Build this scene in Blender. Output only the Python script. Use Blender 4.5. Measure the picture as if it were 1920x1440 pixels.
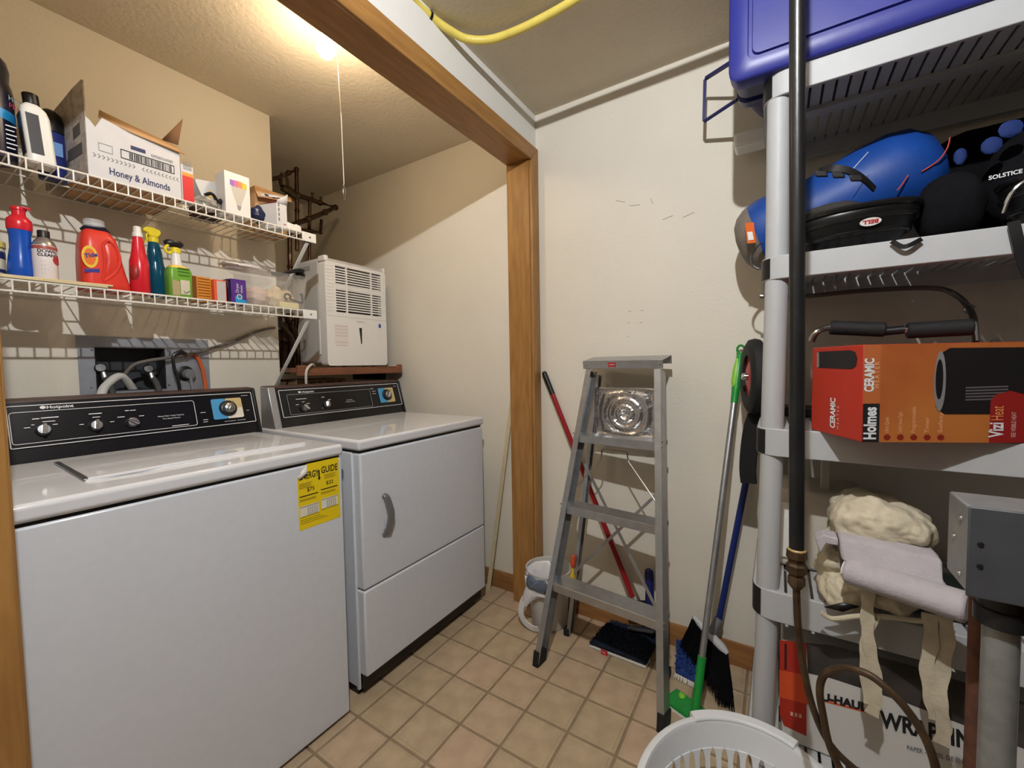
import bpy, bmesh, math, random
from mathutils import Vector, Matrix
random.seed(7)
sc = bpy.context.scene
for o in list(bpy.data.objects): bpy.data.objects.remove(o, do_unlink=True)
COL = sc.collection
PI = math.pi
def V(*a): return Vector(a[0] if len(a) == 1 else a)

# ---------------------------------------------------------------- camera
CAM = Vector((0, 0, 1.2)); FPX = 782.75
_p, _r, _y = math.radians(-2.6176), math.radians(-0.9395), math.radians(32.4725)
_f = Vector((math.cos(_y)*math.cos(_p), math.sin(_y)*math.cos(_p), math.sin(_p)))
_rt = _f.cross(Vector((0, 0, 1))).normalized(); _up = _rt.cross(_f)
RT = _rt*math.cos(_r) + _up*math.sin(_r); UP = _up*math.cos(_r) - _rt*math.sin(_r); FW = _f
cd = bpy.data.cameras.new('camera'); cam = bpy.data.objects.new('camera', cd); COL.objects.link(cam)
cd.sensor_fit = 'HORIZONTAL'; cd.sensor_width = 36; cd.lens = FPX/1920*36; cd.clip_start = .02
cam.matrix_world = Matrix(((RT.x, UP.x, -FW.x, CAM.x), (RT.y, UP.y, -FW.y, CAM.y), (RT.z, UP.z, -FW.z, CAM.z), (0, 0, 0, 1)))
sc.camera = cam

# ---------------------------------------------------------------- world, lights, exposure
w = bpy.data.worlds.new('world'); sc.world = w; w.use_nodes = True
w.node_tree.nodes['Background'].inputs[0].default_value = (.8, .85, 1, 1)
w.node_tree.nodes['Background'].inputs[1].default_value = 0.0
def point(name, loc, power, col, rad):
    d = bpy.data.lights.new(name, 'POINT'); d.energy = power; d.color = col; d.shadow_soft_size = rad
    o = bpy.data.objects.new(name, d); COL.objects.link(o); o.location = loc; return o
ROOM_LIGHT = (.0, .04, 2.385)
point('room_light', ROOM_LIGHT, 50, (.975, .985, 1), .014)
BULB = (.93, 1.335, 2.325)
point('alcove_light', BULB, 3.0, (1, .77, .53), .03)
sc.view_settings.view_transform = 'Standard'; sc.view_settings.look = 'None'
sc.view_settings.gamma = 1; sc.view_settings.use_curve_mapping = False
sc.view_settings.exposure = 0.95

# ---------------------------------------------------------------- measuring helpers (photo pixel + a known plane -> point of the place)
def ray(x, y): return RT*((x-960)/FPX) - UP*((y-720)/FPX) + FW
def PX(x, y, X): d = ray(x, y); return CAM + d*(X/d.x)
def PY(x, y, Y): d = ray(x, y); return CAM + d*(Y/d.y)
def PZ(x, y, Z=0): d = ray(x, y); return CAM + d*((Z-CAM.z)/d.z)

# ---------------------------------------------------------------- materials
def lin(c):
    def g(u):
        u /= 255
        return u/12.92 if u <= .04045 else ((u+.055)/1.055)**2.4
    return (g(c[0]), g(c[1]), g(c[2]), 1)
MATS = {}
def mat(name, c, rough=.5, metal=0, var=0, vs=12, bump=0, bs=150, c2=None, stretch=None, spec=.5, trans=0, emit=0, coat=0, detail=4, lo=.35, hi=.65, ior=1.45, sheen=0, alpha=1):
    if name in MATS: return MATS[name]
    m = bpy.data.materials.new(name); m.use_nodes = True; nt = m.node_tree; N = nt.nodes; L = nt.links
    b = N['Principled BSDF']; MATS[name] = m
    b.inputs['Base Color'].default_value = lin(c); b.inputs['Roughness'].default_value = rough
    b.inputs['Metallic'].default_value = metal; b.inputs['Specular IOR Level'].default_value = spec
    b.inputs['Transmission Weight'].default_value = trans; b.inputs['IOR'].default_value = ior
    b.inputs['Coat Weight'].default_value = coat; b.inputs['Sheen Weight'].default_value = sheen; b.inputs['Alpha'].default_value = alpha
    if emit: b.inputs['Emission Color'].default_value = lin(c); b.inputs['Emission Strength'].default_value = emit
    tc = N.new('ShaderNodeTexCoord'); mp = N.new('ShaderNodeMapping'); L.new(tc.outputs['Object'], mp.inputs[0])
    if stretch: mp.inputs['Scale'].default_value = stretch
    if c2 or var:
        n = N.new('ShaderNodeTexNoise'); n.inputs['Scale'].default_value = vs; n.inputs['Detail'].default_value = detail
        L.new(mp.outputs[0], n.inputs['Vector'])
        r = N.new('ShaderNodeValToRGB'); L.new(n.outputs['Fac'], r.inputs[0])
        r.color_ramp.elements[0].position = lo; r.color_ramp.elements[1].position = hi
        a = lin(c); d = lin(c2) if c2 else tuple(min(1, u*(1+var)) for u in a[:3])+(1,)
        if not c2: a = tuple(u*(1-var) for u in a[:3])+(1,)
        r.color_ramp.elements[0].color = a; r.color_ramp.elements[1].color = d
        L.new(r.outputs[0], b.inputs['Base Color'])
    if bump:
        n2 = N.new('ShaderNodeTexNoise'); n2.inputs['Scale'].default_value = bs; n2.inputs['Detail'].default_value = 3
        L.new(mp.outputs[0], n2.inputs['Vector'])
        bp = N.new('ShaderNodeBump'); bp.inputs['Strength'].default_value = bump; bp.inputs['Distance'].default_value = .003
        L.new(n2.outputs['Fac'], bp.inputs['Height']); L.new(bp.outputs[0], b.inputs['Normal'])
    return m

M_WALL = mat('wall_paint', (222, 216, 202), .75, var=.02, vs=3, bump=.25, bs=90, spec=.3)
M_CEIL = mat('ceiling_texture', (214, 204, 184), .85, var=.02, vs=5, bump=.9, bs=55, spec=.2)
M_WHITEWALL = mat('header_paint', (222, 220, 214), .7, bump=.2, bs=90, spec=.3)
M_WOODZ = mat('oak_vertical', (146, 104, 54), .42, c2=(168, 124, 68), vs=9, stretch=(6, 6, .7), bump=.1, bs=40)
M_WOODX = mat('oak_lengthwise', (144, 102, 54), .42, c2=(166, 121, 66), vs=9, stretch=(.7, 6, 6), bump=.1, bs=40)
M_WOODY = mat('oak_crosswise', (138, 92, 54), .45, c2=(160, 112, 68), vs=9, stretch=(6, .7, 6), bump=.1, bs=40)
M_ENAMEL = mat('white_enamel', (212, 216, 222), .2, var=.015, vs=40, spec=.5, bump=.03, bs=160)
M_ENAMELTOP = mat('white_enamel_top', (218, 219, 222), .06, spec=.6, bump=.015, bs=60)
M_BLACK = mat('black_plastic', (20, 20, 22), .4, var=.15, vs=60)
M_BLACKGLOSS = mat('black_gloss_panel', (12, 12, 16), .18, spec=.6)
M_CHROME = mat('chrome', (205, 205, 208), .18, 1)
M_WHITEPL = mat('white_plastic', (228, 227, 222), .38, var=.01, vs=30)
M_WHITEPRINT = mat('white_print', (225, 226, 228), .5)
M_BLACKPRINT = mat('black_print', (24, 24, 26), .6)
M_ALU = mat('aluminium', (176, 178, 180), .38, .85, var=.08, vs=25, bump=.08, bs=120)
M_RUBBER = mat('black_rubber', (22, 22, 23), .75, bump=.2, bs=200)

# ---------------------------------------------------------------- mesh helpers
def spline(pts, n=8, closed=False):
    P = [Vector(p) for p in pts]; out = []; k = len(P)
    for i in range(k if closed else k-1):
        if closed: a, b, c, d = P[i-1], P[i], P[(i+1) % k], P[(i+2) % k]
        else: a, b, c, d = P[max(i-1, 0)], P[i], P[i+1], P[min(i+2, k-1)]
        for j in range(n):
            t = j/n
            out.append(.5*((2*b)+(c-a)*t+(2*a-5*b+4*c-d)*t*t+(3*b-a-3*c+d)*t**3))
    if not closed: out.append(P[-1].copy())
    return out
def rrect(x0, y0, x1, y1, r, n=4):
    out = []
    for cx, cy, a0 in ((x1-r, y1-r, 0), (x0+r, y1-r, 90), (x0+r, y0+r, 180), (x1-r, y0+r, 270)):
        for i in range(n+1):
            a = math.radians(a0+90*i/n); out.append((cx+r*math.cos(a), cy+r*math.sin(a)))
    return out
class MB:
    def __init__(s): s.v = []; s.f = []
    def add(s, vs, fs):
        k = len(s.v); s.v += [Vector(p) for p in vs]; s.f += [tuple(i+k for i in f) for f in fs]; return s
    def box(s, x0, y0, z0, x1, y1, z1):
        return s.add([(x0,y0,z0),(x1,y0,z0),(x1,y1,z0),(x0,y1,z0),(x0,y0,z1),(x1,y0,z1),(x1,y1,z1),(x0,y1,z1)],
              [(0,3,2,1),(4,5,6,7),(0,1,5,4),(1,2,6,5),(2,3,7,6),(3,0,4,7)])
    def obox(s, c, u, v, wv):   # centre + three half-axis vectors
        c, u, v, wv = Vector(c), Vector(u), Vector(v), Vector(wv); p = []
        for k in (-1, 1):
            for a, b in ((-1,-1),(1,-1),(1,1),(-1,1)): p.append(c+u*a+v*b+wv*k)
        return s.add(p, [(0,3,2,1),(4,5,6,7),(0,1,5,4),(1,2,6,5),(2,3,7,6),(3,0,4,7)])
    def bar(s, p, q, wdt, hgt, up=(0,0,1)):   # rectangular bar between two points
        p, q = Vector(p), Vector(q); d = q-p; up = Vector(up); sd = d.cross(up).normalized(); up = sd.cross(d).normalized()
        return s.obox((p+q)/2, d/2, sd*(wdt/2), up*(hgt/2))
    def loft(s, rings, cap=True, closed=False):
        n = len(rings[0]); k = len(s.v); m = len(rings)
        for r in rings: s.v += [Vector(p) for p in r]
        for i in range(m if closed else m-1):
            for j in range(n):
                a = k+i*n+j; b = k+i*n+(j+1) % n; c = k+((i+1) % m)*n
                s.f.append((a, b, c+(j+1) % n, c+j))
        if cap and not closed:
            s.f.append(tuple(k+j for j in reversed(range(n)))); s.f.append(tuple(k+(m-1)*n+j for j in range(n)))
        return s
    def cyl(s, p, q, r, r2=None, n=16, cap=True):
        p, q = Vector(p), Vector(q); d = (q-p).normalized(); a = d.orthogonal().normalized(); b = d.cross(a); r2 = r if r2 is None else r2
        R = lambda c, rr: [c+(a*math.cos(2*PI*i/n)+b*math.sin(2*PI*i/n))*rr for i in range(n)]
        return s.loft([R(p, r), R(q, r2)], cap)
    def tube(s, pts, r, n=8, closed=False, cap=True):
        P = [Vector(p) for p in pts]; k = len(P); rings = []; a = None
        for i in range(k):
            if closed: t = (P[(i+1) % k]-P[i-1]).normalized()
            else: t = (P[min(i+1, k-1)]-P[max(i-1, 0)]).normalized()
            if a is None: a = t.orthogonal().normalized()
            else: a = (a-t*a.dot(t)).normalized()
            b = t.cross(a); rr = r[i] if isinstance(r, (list, tuple)) else r
            rings.append([P[i]+(a*math.cos(2*PI*j/n)+b*math.sin(2*PI*j/n))*rr for j in range(n)])
        return s.loft(rings, cap, closed)
    def ribbon(s, pts, wid, thick, side=None):   # flat strap along a path
        P = [Vector(p) for p in pts]; rings = []
        for i in range(len(P)):
            t = (P[min(i+1, len(P)-1)]-P[max(i-1, 0)]).normalized(); sd = Vector(side)
            sd = (sd-t*sd.dot(t)).normalized(); nn = t.cross(sd)
            ww = wid[i] if isinstance(wid, (list, tuple)) else wid
            rings.append([P[i]+sd*ww/2+nn*thick/2, P[i]-sd*ww/2+nn*thick/2, P[i]-sd*ww/2-nn*thick/2, P[i]+sd*ww/2-nn*thick/2])
        return s.loft(rings)
    def lathe(s, prof, o=(0,0,0), n=24, sx=1, sy=1, axis=None, rot=0, closed=False):   # profile of (radius, height)
        o = Vector(o); ax = Vector(axis).normalized() if axis else Vector((0,0,1))
        if axis: a = ax.orthogonal().normalized(); b = ax.cross(a)
        else: a = Vector((math.cos(rot), math.sin(rot), 0)); b = Vector((-math.sin(rot), math.cos(rot), 0))
        return s.loft([[o+ax*h+(a*math.cos(2*PI*i/n)*sx+b*math.sin(2*PI*i/n)*sy)*max(r, 1e-5) for i in range(n)] for r, h in prof], closed=closed)
    def prism(s, poly, o, u, v, d):   # polygon in the (u,v) plane, extruded by the vector d
        o, u, v, d = Vector(o), Vector(u), Vector(v), Vector(d)
        A = [o+u*p[0]+v*p[1] for p in poly]
        return s.loft([A, [p+d for p in A]])
    def frame(s, outer, inner, o, u, v, d):   # a ring between two equal-count polygons, with thickness d
        o, u, v, d = Vector(o), Vector(u), Vector(v), Vector(d)
        A = [o+u*p[0]+v*p[1] for p in outer]; B = [o+u*p[0]+v*p[1] for p in inner]
        return s.loft([A, B, [p+d for p in B], [p+d for p in A]], closed=True)
    def ball(s, c, rx, ry=None, rz=None, n=20, m=12):
        ry = rx if ry is None else ry; rz = rx if rz is None else rz; c = Vector(c)
        return s.loft([[c+Vector((rx*math.sin(PI*(i+.001)/(m+.002))*math.cos(2*PI*j/n), ry*math.sin(PI*(i+.001)/(m+.002))*math.sin(2*PI*j/n), -rz*math.cos(PI*(i+.001)/(m+.002)))) for j in range(n)] for i in range(m+1)])
    def build(s, name, m, parent=None, bevel=0, seg=2, sub=0, ang=35, solid=0, flat=False):
        me = bpy.data.meshes.new(name)
        if parent is not None:
            off = root_loc(parent)
        else:
            xs = [p.x for p in s.v]; ys = [p.y for p in s.v]; zs = [p.z for p in s.v]
            off = Vector(((min(xs)+max(xs))/2, (min(ys)+max(ys))/2, min(zs)))
        me.from_pydata([p-off for p in s.v], [], s.f); me.update()
        bm = bmesh.new(); bm.from_mesh(me); bmesh.ops.recalc_face_normals(bm, faces=bm.faces); bm.to_mesh(me); bm.free()
        if not flat:
            me.shade_smooth(); me.set_sharp_from_angle(angle=math.radians(ang))
        o = bpy.data.objects.new(name, me); COL.objects.link(o)
        if parent is not None: o.parent = parent
        else: o.location = off
        me.materials.append(m)
        if solid: md = o.modifiers.new('s', 'SOLIDIFY'); md.thickness = solid; md.offset = 0
        if bevel: md = o.modifiers.new('b', 'BEVEL'); md.width = bevel; md.segments = seg; md.limit_method = 'ANGLE'; md.angle_limit = math.radians(40); md.harden_normals = False
        if sub: md = o.modifiers.new('u', 'SUBSURF'); md.levels = sub; md.render_levels = sub
        return o
def crumple(o, strength, scale, sub=2):
    md = o.modifiers.new('u', 'SUBSURF'); md.levels = md.render_levels = sub
    t = bpy.data.textures.new('crumple', 'CLOUDS'); t.noise_scale = scale; t.noise_depth = 3
    d = o.modifiers.new('d', 'DISPLACE'); d.texture = t; d.strength = strength; d.mid_level = .5; d.texture_coords = 'LOCAL'
    return o
def root_loc(o):
    L = Vector((0, 0, 0))
    while o is not None: L = L+o.location; o = o.parent
    return L
def tag(o, label=None, cat=None, group=None, kind=None):
    if label: o['label'] = label
    if cat: o['category'] = cat
    if group: o['group'] = group
    if kind: o['kind'] = kind
    return o
def thing(name, label, cat, loc=(0,0,0), group=None):
    o = bpy.data.objects.new(name, None); COL.objects.link(o); o.location = loc; o.empty_display_size = .05
    return tag(o, label, cat, group)
def box(name, m, parent, x0, y0, z0, x1, y1, z1, bevel=0, **k):
    return MB().box(x0, y0, z0, x1, y1, z1).build(name, m, parent, bevel, **k)
def struct(name, mb, m, **k):
    o = mb.build(name, m, None, **k); o['kind'] = 'structure'; return o
_tc = {}
def text_mb(s, size, o, u, v, d=.0004, bold=0, align='LEFT'):
    """letters as thin raised geometry: o origin, u reading direction, v up"""
    c = bpy.data.curves.new('t', 'FONT'); c.body = s; c.size = size; c.extrude = 0; c.offset = bold; c.align_x = align; c.resolution_u = 3
    ob = bpy.data.objects.new('t', c); COL.objects.link(ob); dg = bpy.context.evaluated_depsgraph_get(); dg.update()
    me = bpy.data.meshes.new_from_object(ob.evaluated_get(dg)); bpy.data.objects.remove(ob)
    o, u, v = Vector(o), Vector(u).normalized(), Vector(v).normalized(); n = u.cross(v)
    mb = MB(); mb.add([o+u*p.co.x+v*p.co.y+n*d for p in me.vertices], [tuple(f.vertices) for f in me.polygons])
    bpy.data.meshes.remove(me); return mb
def lettering(s, size, o, u, v, m, parent, name='lettering', d=.0006, bold=0, align='LEFT', width=None):
    mb = text_mb(s, size, o, u, v, d, bold, align)
    if width:
        uu = Vector(u).normalized(); oo = Vector(o); ex = [(p-oo).dot(uu) for p in mb.v]; k = width/(max(ex)-min(ex))
        mb.v = [p+uu*((p-oo).dot(uu)*(k-1)) for p in mb.v]
    return mb.build(name, m, parent, flat=True)
def merge(*mbs):
    r = MB()
    for b in mbs: r.add(b.v, b.f)
    return r
# ================================================================ the room
CEIL = 2.40; XB = 1.82; YA = 2.05; XC = 1.113; YR = 2.95
X0, Y0 = -1.7, -1.7
# floor with its tiles
GX, GY, TS = .872, 1.045, .16
M_GROUT = mat('floor_joint', (138, 119, 95), .5, var=.12, vs=30)
fl = struct('floor', MB().box(X0, Y0, -.06, XB, YR, -.0022), M_GROUT)
tcols = [mat('floor_tile_%s' % n, c, .38, c2=c2, vs=14, bump=.12, bs=60, spec=.4) for n, c, c2 in
         (('sand', (174, 152, 125), (188, 166, 138)), ('rose', (177, 153, 127), (191, 166, 140)), ('straw', (170, 150, 122), (184, 164, 134)))]
tme = []
for m in tcols:
    t = MB(); h = TS/2-.0045; i1 = h-.006; i2 = h-.009
    sq = lambda a, z: [(-a,-a,z),(a,-a,z),(a,a,z),(-a,a,z)]
    t.loft([sq(h, -.0024), sq(h-.0006, 0), sq(i1, 0), sq(i1-.0012, -.0012), sq(i2-.001, -.0012), sq(i2-.0022, .0002)])
    o = t.build('tile', m, None, flat=True); tme.append(o.data); bpy.data.objects.remove(o)
L0 = root_loc(fl)
for i in range(-14, 8):
    for j in range(-12, 11):
        cx, cy = GX+(i+.5)*TS, GY-(j+.5)*TS
        if not (cx > .1 and cx < XB-.02 and cy > -.35 and cy < 1.36): continue
        o = bpy.data.objects.new('tile', tme[random.choice((0, 0, 1, 2, 2))]); COL.objects.link(o); o.parent = fl
        o.location = Vector((cx, cy, -.0024))-L0; o.rotation_euler.z = random.choice((0, PI/2, PI))
# walls
M_DIMWALL = mat('bounce_cut_brown', (62, 50, 40), .6, c2=(78, 62, 48), vs=6, stretch=(6, 6, .6))  # dark finish invented for the unseen walls, to cut bounce light
struct('wall_right', MB().box(XB, Y0, 0, XB+.1, YR, CEIL), M_WALL)
h0, h1 = PY(176, 651, YA), PY(312, 729, YA); HX0, HX1, HZ0, HZ1 = h0.x, h1.x, h1.z, h0.z
struct('wall_left', MB().box(.03, YA+.09, 0, XC, YR, CEIL).box(.03, YA, 0, HX0, YA+.09, CEIL).box(HX1, YA, 0, XC, YA+.09, CEIL).box(HX0, YA, 0, HX1, YA+.09, HZ0).box(HX0, YA, HZ1, HX1, YA+.09, CEIL), M_WALL, flat=True)
struct('wall_back', MB().box(.03, YR, 0, XB+.1, YR+.1, CEIL), M_WALL)
struct('wall_alcove', MB().box(.03, 1.12, 0, .1, YA, CEIL), M_WALL)
struct('wall_rear', MB().box(X0-.1, Y0, 0, X0, 1.1, CEIL), M_DIMWALL)
struct('wall_near', MB().box(X0-.1, Y0-.1, 0, XB+.1, Y0, CEIL), M_DIMWALL)
HB = 2.167
struct('wall_header', MB().box(X0, 1.0, HB+.02, XB, 1.115, CEIL), M_WHITEWALL)
struct('wall_opening', MB().box(X0, 1.0, 0, .1, 1.115, HB+.02), M_WALL)
struct('ceiling', MB().box(X0-.1, Y0-.1, CEIL, XB+.1, YR+.1, CEIL+.08), M_CEIL)
# oak lining of the opening
struct('trim_1', MB().box(.122, .995, HB, 1.763, 1.122, HB+.02), M_WOODX, bevel=.0015)
struct('trim_2', MB().prism([(.05, HB-.004), (1.745, HB-.004), (1.815, HB+.066), (.05, HB+.066)], (0, .984, 0), (1,0,0), (0,0,1), (0, .016, 0)), M_WOODX, bevel=.003)
struct('trim_3', MB().box(1.744, .999, 0, 1.763, 1.122, HB), M_WOODZ, bevel=.0015)
struct('trim_4', MB().prism([(1.749, 0), (1.815, 0), (1.815, HB+.066), (1.749, HB)], (0, .984, 0), (1,0,0), (0,0,1), (0, .016, 0)), M_WOODZ, bevel=.003)
struct('trim_5', MB().box(.1, .999, 0, .122, 1.122, HB), M_WOODZ, bevel=.0015)
struct('trim_6', MB().prism([(.05, 0), (.118, 0), (.118, HB), (.05, HB)], (0, .984, 0), (1,0,0), (0,0,1), (0, .016, 0)), M_WOODZ, bevel=.003)
M_BB = mat('baseboard_wood', (134, 92, 52), .45, c2=(156, 110, 64), vs=9, stretch=(6, .7, 6), bump=.1, bs=40)
prof = [(0, 0), (-.013, 0), (-.013, .078), (-.009, .089), (0, .091)]
struct('baseboard_right', MB().prism(prof, (XB, Y0, 0), (1,0,0), (0,0,1), (0, .984-Y0, 0)), M_BB)
struct('baseboard_alcove', MB().prism(prof, (XB, 1.122, 0), (1,0,0), (0,0,1), (0, .8, 0)), M_BB)
# scuffs on the wall right of the doorway
M_SCUFF = mat('wall_scuff', (158, 149, 134), .8)
sk = MB()
for a, b in (((1155,376),(1172,379)), ((1180,386),(1200,384)), ((1242,412),(1262,404)), ((1220,372),(1224,382)), ((1178,583),(1184,584)), ((1201,582),(1206,582)), ((1176,604),(1181,606)), ((1199,606),(1204,604)), ((1176,631),(1180,631)), ((1280,408),(1302,398))):
    p, q = PX(*a, XB-.0006), PX(*b, XB-.0006); sk.bar(p, q, .0008, .0022, up=(0, 0, 1))
o = sk.build('scuff', M_SCUFF, bpy.data.objects['wall_right'])
# ================================================================ washer and dryer
M_PANELBLK = mat('console_black', (14, 14, 18), .25, spec=.5)
M_WALNUT = mat('console_walnut', (62, 44, 38), .45, c2=(78, 56, 48), vs=9, stretch=(.7, 8, 8))
M_BLUEP = mat('dial_blue', (72, 150, 200), .45); M_TANP = mat('dial_tan', (200, 178, 126), .45); M_CREAMP = mat('dial_cream', (222, 216, 200), .45)
M_BRUSHED = mat('brushed_metal', (150, 150, 152), .35, 1, var=.1, vs=60)
CY0, CZ0, CY1, CZ1 = 1.782, .955, 1.832, 1.118
CS = Vector((0, CY1-CY0, CZ1-CZ0)).normalized(); CN = Vector((1,0,0)).cross(CS)      # panel up direction, panel outward normal
if CN.y > 0: CN = -CN
def cp(u, v, d=0): return Vector((u, CY0, CZ0)) + CS*v + CN*d
U = Vector((1, 0, 0))
def rr(u0, v0, u1, v1, r): return rrect(u0, v0, u1, v1, r, 4)
def line_frame(u0, v0, u1, v1, r, t, d):
    return MB().frame(rr(u0, v0, u1, v1, r), rr(u0+t, v0+t, u1-t, v1-t, max(r-t, .001)), cp(0, 0, .0002), U, CS, CN*d)
def bars(lst, d=.0008):    # flat white print dashes on the console: u, v, width, height
    b = MB()
    for u, v, wd, h in lst: b.prism([(u-wd/2, v-h/2), (u+wd/2, v-h/2), (u+wd/2, v+h/2), (u-wd/2, v+h/2)], cp(0, 0, .0002), U, CS, CN*d)
    return b
def knob(parent, u, v, r=.017, ang=0, dark=False):
    k = MB().lathe([(r*1.05, 0), (r*1.0, .006), (r*.86, .010), (r*.8, .014), (.0001, .0145)], cp(u, v, .0005), 24, axis=CN).build('knob', M_BRUSHED if not dark else M_BLACK, parent, ang=50)
    a = CS*math.cos(ang)+U*math.sin(ang); b = a.cross(CN)
    MB().obox(cp(u, v, .018), a*r*.92, b*r*.26, CN*.007).build('grip', M_CHROME, k, bevel=.002)
    return k
def console(parent, x0, x1, bx0, bx1, ends):
    yb = 1.885
    p = [(CY0+.001, CZ0-.012), (CY1+.001, CZ1), (yb, CZ1+.004), (yb, CZ0-.012)]
    MB().prism(p, (x0, 0, 0), (0,1,0), (0,0,1), (x1-x0, 0, 0)).build('console', M_PANELBLK, parent, bevel=.003)
    MB().prism([(CY1-.003, CZ1-.0165), (CY1+.002, CZ1+.0045), (yb+.001, CZ1+.0085), (yb+.001, CZ1-.004)], (x0-.001, 0, 0), (0,1,0), (0,0,1), (x1-x0+.002, 0, 0)).build('console_top', M_WALNUT, parent, bevel=.002)
    q = [(CY0-.007, CZ0-.012), (CY1-.007, CZ1+.002), (yb+.002, CZ1+.006), (yb+.002, CZ0-.012)]
    for xa, xb, mm in ends: MB().prism(q, (xa, 0, 0), (0,1,0), (0,0,1), (xb-xa, 0, 0)).build('end_cap', mm, parent, bevel=.003)
    line_frame(bx0, .034, bx1, .158, .004, .0022, .0012).build('panel_border', M_WHITEPRINT, parent)
def dial(parent, u0, v0, u1, v1, uc, vc, pointer):
    um = (u0+u1)/2-.004
    p = MB().prism(rr(u0, v0, um, v1, .006), cp(0, 0, .0002), U, CS, CN*.0008).build('dial_plate', M_BLUEP, parent)
    MB().prism([(um, v0), (u1-.004, v0), (u1, v0+.004), (u1, (v0+v1)/2), (um, (v0+v1)/2)], cp(0, 0, .0002), U, CS, CN*.0008).build('dial_plate', M_CREAMP if not pointer else M_TANP, parent)
    MB().prism([(um, (v0+v1)/2), (u1, (v0+v1)/2), (u1, v1-.004), (u1-.004, v1), (um, v1)], cp(0, 0, .0002), U, CS, CN*.0008).build('dial_plate', M_TANP, parent)
    k = MB().lathe([(.031, 0), (.030, .006), (.026, .009), (.0001, .0095)], cp(uc, vc, .001), 28, axis=CN).build('timer_dial', M_BLACK, parent, ang=50)
    MB().lathe([(.0205, .009), (.0195, .018), (.017, .021), (.0001, .0215)], cp(uc, vc, .001), 28, axis=CN).build('dial_cap', M_BRUSHED, k, ang=50)
    a = CS*math.cos(.45)+U*math.sin(.45)
    MB().obox(cp(uc, vc, .026)+a*.004, a*.019, a.cross(CN)*.003, CN*.004).build('dial_pointer', M_CHROME, k, bevel=.001)

# --- washer
WX0, WX1, WYF, WYB, WZ = .138, .866, 1.236, 1.885, .945
wa = thing('washing_machine', 'white top-loading washing machine with black console and yellow energy sticker', 'washing machine', (.52, 1.56, 0))
box('cabinet', M_ENAMEL, wa, WX0, WYF, .012, WX1, WYB, WZ-.046, .006)
box('plinth', M_BLACK, wa, WX0+.02, WYF+.025, 0.0, WX1-.006, WYB-.02, .0118)
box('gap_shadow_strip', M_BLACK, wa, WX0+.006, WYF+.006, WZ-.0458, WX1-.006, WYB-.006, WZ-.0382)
box('top', M_ENAMELTOP, wa, WX0-.003, WYF-.008, WZ-.038, WX1+.003, WYB, WZ, .011, seg=4)
# lid: a shallow recessed rim with a front lip that sweeps up
ld = MB(); u0, u1, v0, v1 = .275, .80, 1.335, 1.70
ld.loft([[(u0,v0+.02,WZ-.001),(u1,v0,WZ-.001),(u1,v1,WZ-.001),(u0+.012,v1,WZ-.001)],[(u0+.002,v0+.022,WZ+.0035),(u1,v0+.002,WZ+.0035),(u1-.002,v1,WZ+.0035),(u0+.014,v1,WZ+.0035)],
         [(u0+.010,v0+.030,WZ+.0042),(u1-.006,v0+.010,WZ+.0042),(u1-.010,v1-.006,WZ+.0042),(u0+.020,v1-.006,WZ+.0042)]])
lid = ld.build('lid', M_ENAMELTOP, wa, bevel=.001)
MB().tube(spline([(u0+.006,v0+.026,WZ+.003),(.36,v0+.018,WZ+.0045),(.46,v0+.022,WZ+.005),(.62,v0+.02,WZ+.0045),(.72,v0+.01,WZ+.004),(u1,v0+.004,WZ+.003)], 6), .0042, 8).build('lid_lip', M_ENAMELTOP, lid)
MB().bar((u0+.004, v0+.024, WZ+.0032), (u0+.016, v1, WZ+.0032), .012, .004).build('lid_hinge_edge', M_BRUSHED, lid, bevel=.001)
console(wa, .186, .884, .221, .869, [(.872, .884, M_BLACK), (.184, .196, M_BLACK)])
line_frame(.225, .045, .667, .139, .008, .0016, .001).build('panel_inset_line', M_WHITEPRINT, wa)
lettering('●Hotpoint', .0125, cp(.285, .1445), U, CS, M_WHITEPRINT, wa, bold=.0003, width=.07)
bars([(.275, .116, .014, .0028), (.303, .117, .036, .0028), (.300, .1055, .026, .0022), (.2565, .092, .012, .0022), (.268, .099, .006, .002), (.312, .095, .010, .0022),
      (.401, .118, .030, .0026), (.402, .1065, .018, .0022), (.367, .087, .010, .002), (.437, .087, .010, .002),
      (.477, .120, .010, .0026), (.492, .1195, .015, .0022), (.460, .1, .018, .0024), (.512, .098, .013, .0022), (.615, .052, .05, .0022),
      (.690, .09, .016, .0018), (.694, .062, .016, .0018), (.693, .054, .014, .0018), (.842, .145, .024, .0014), (.845, .083, .01, .0014), (.775, .047, .04, .0012), (.815, .047, .03, .0012)]).build('panel_print', M_WHITEPRINT, wa)['kind'] = 'stuff'
lettering('Heavy Duty / Large Capacity', .0066, cp(.555, .088), U, CS, M_WHITEPRINT, wa, width=.075)
lettering('Two Speed Washer', .0062, cp(.567, .0785), U, CS, M_WHITEPRINT, wa, width=.052)
for u, v, a in ((.287, .081, .1), (.398, .079, .1), (.486, .078, -.9)): knob(wa, u, v, .0165, a)
dial(wa, .721, .058, .827, .138, .775, .098, False)
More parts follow.
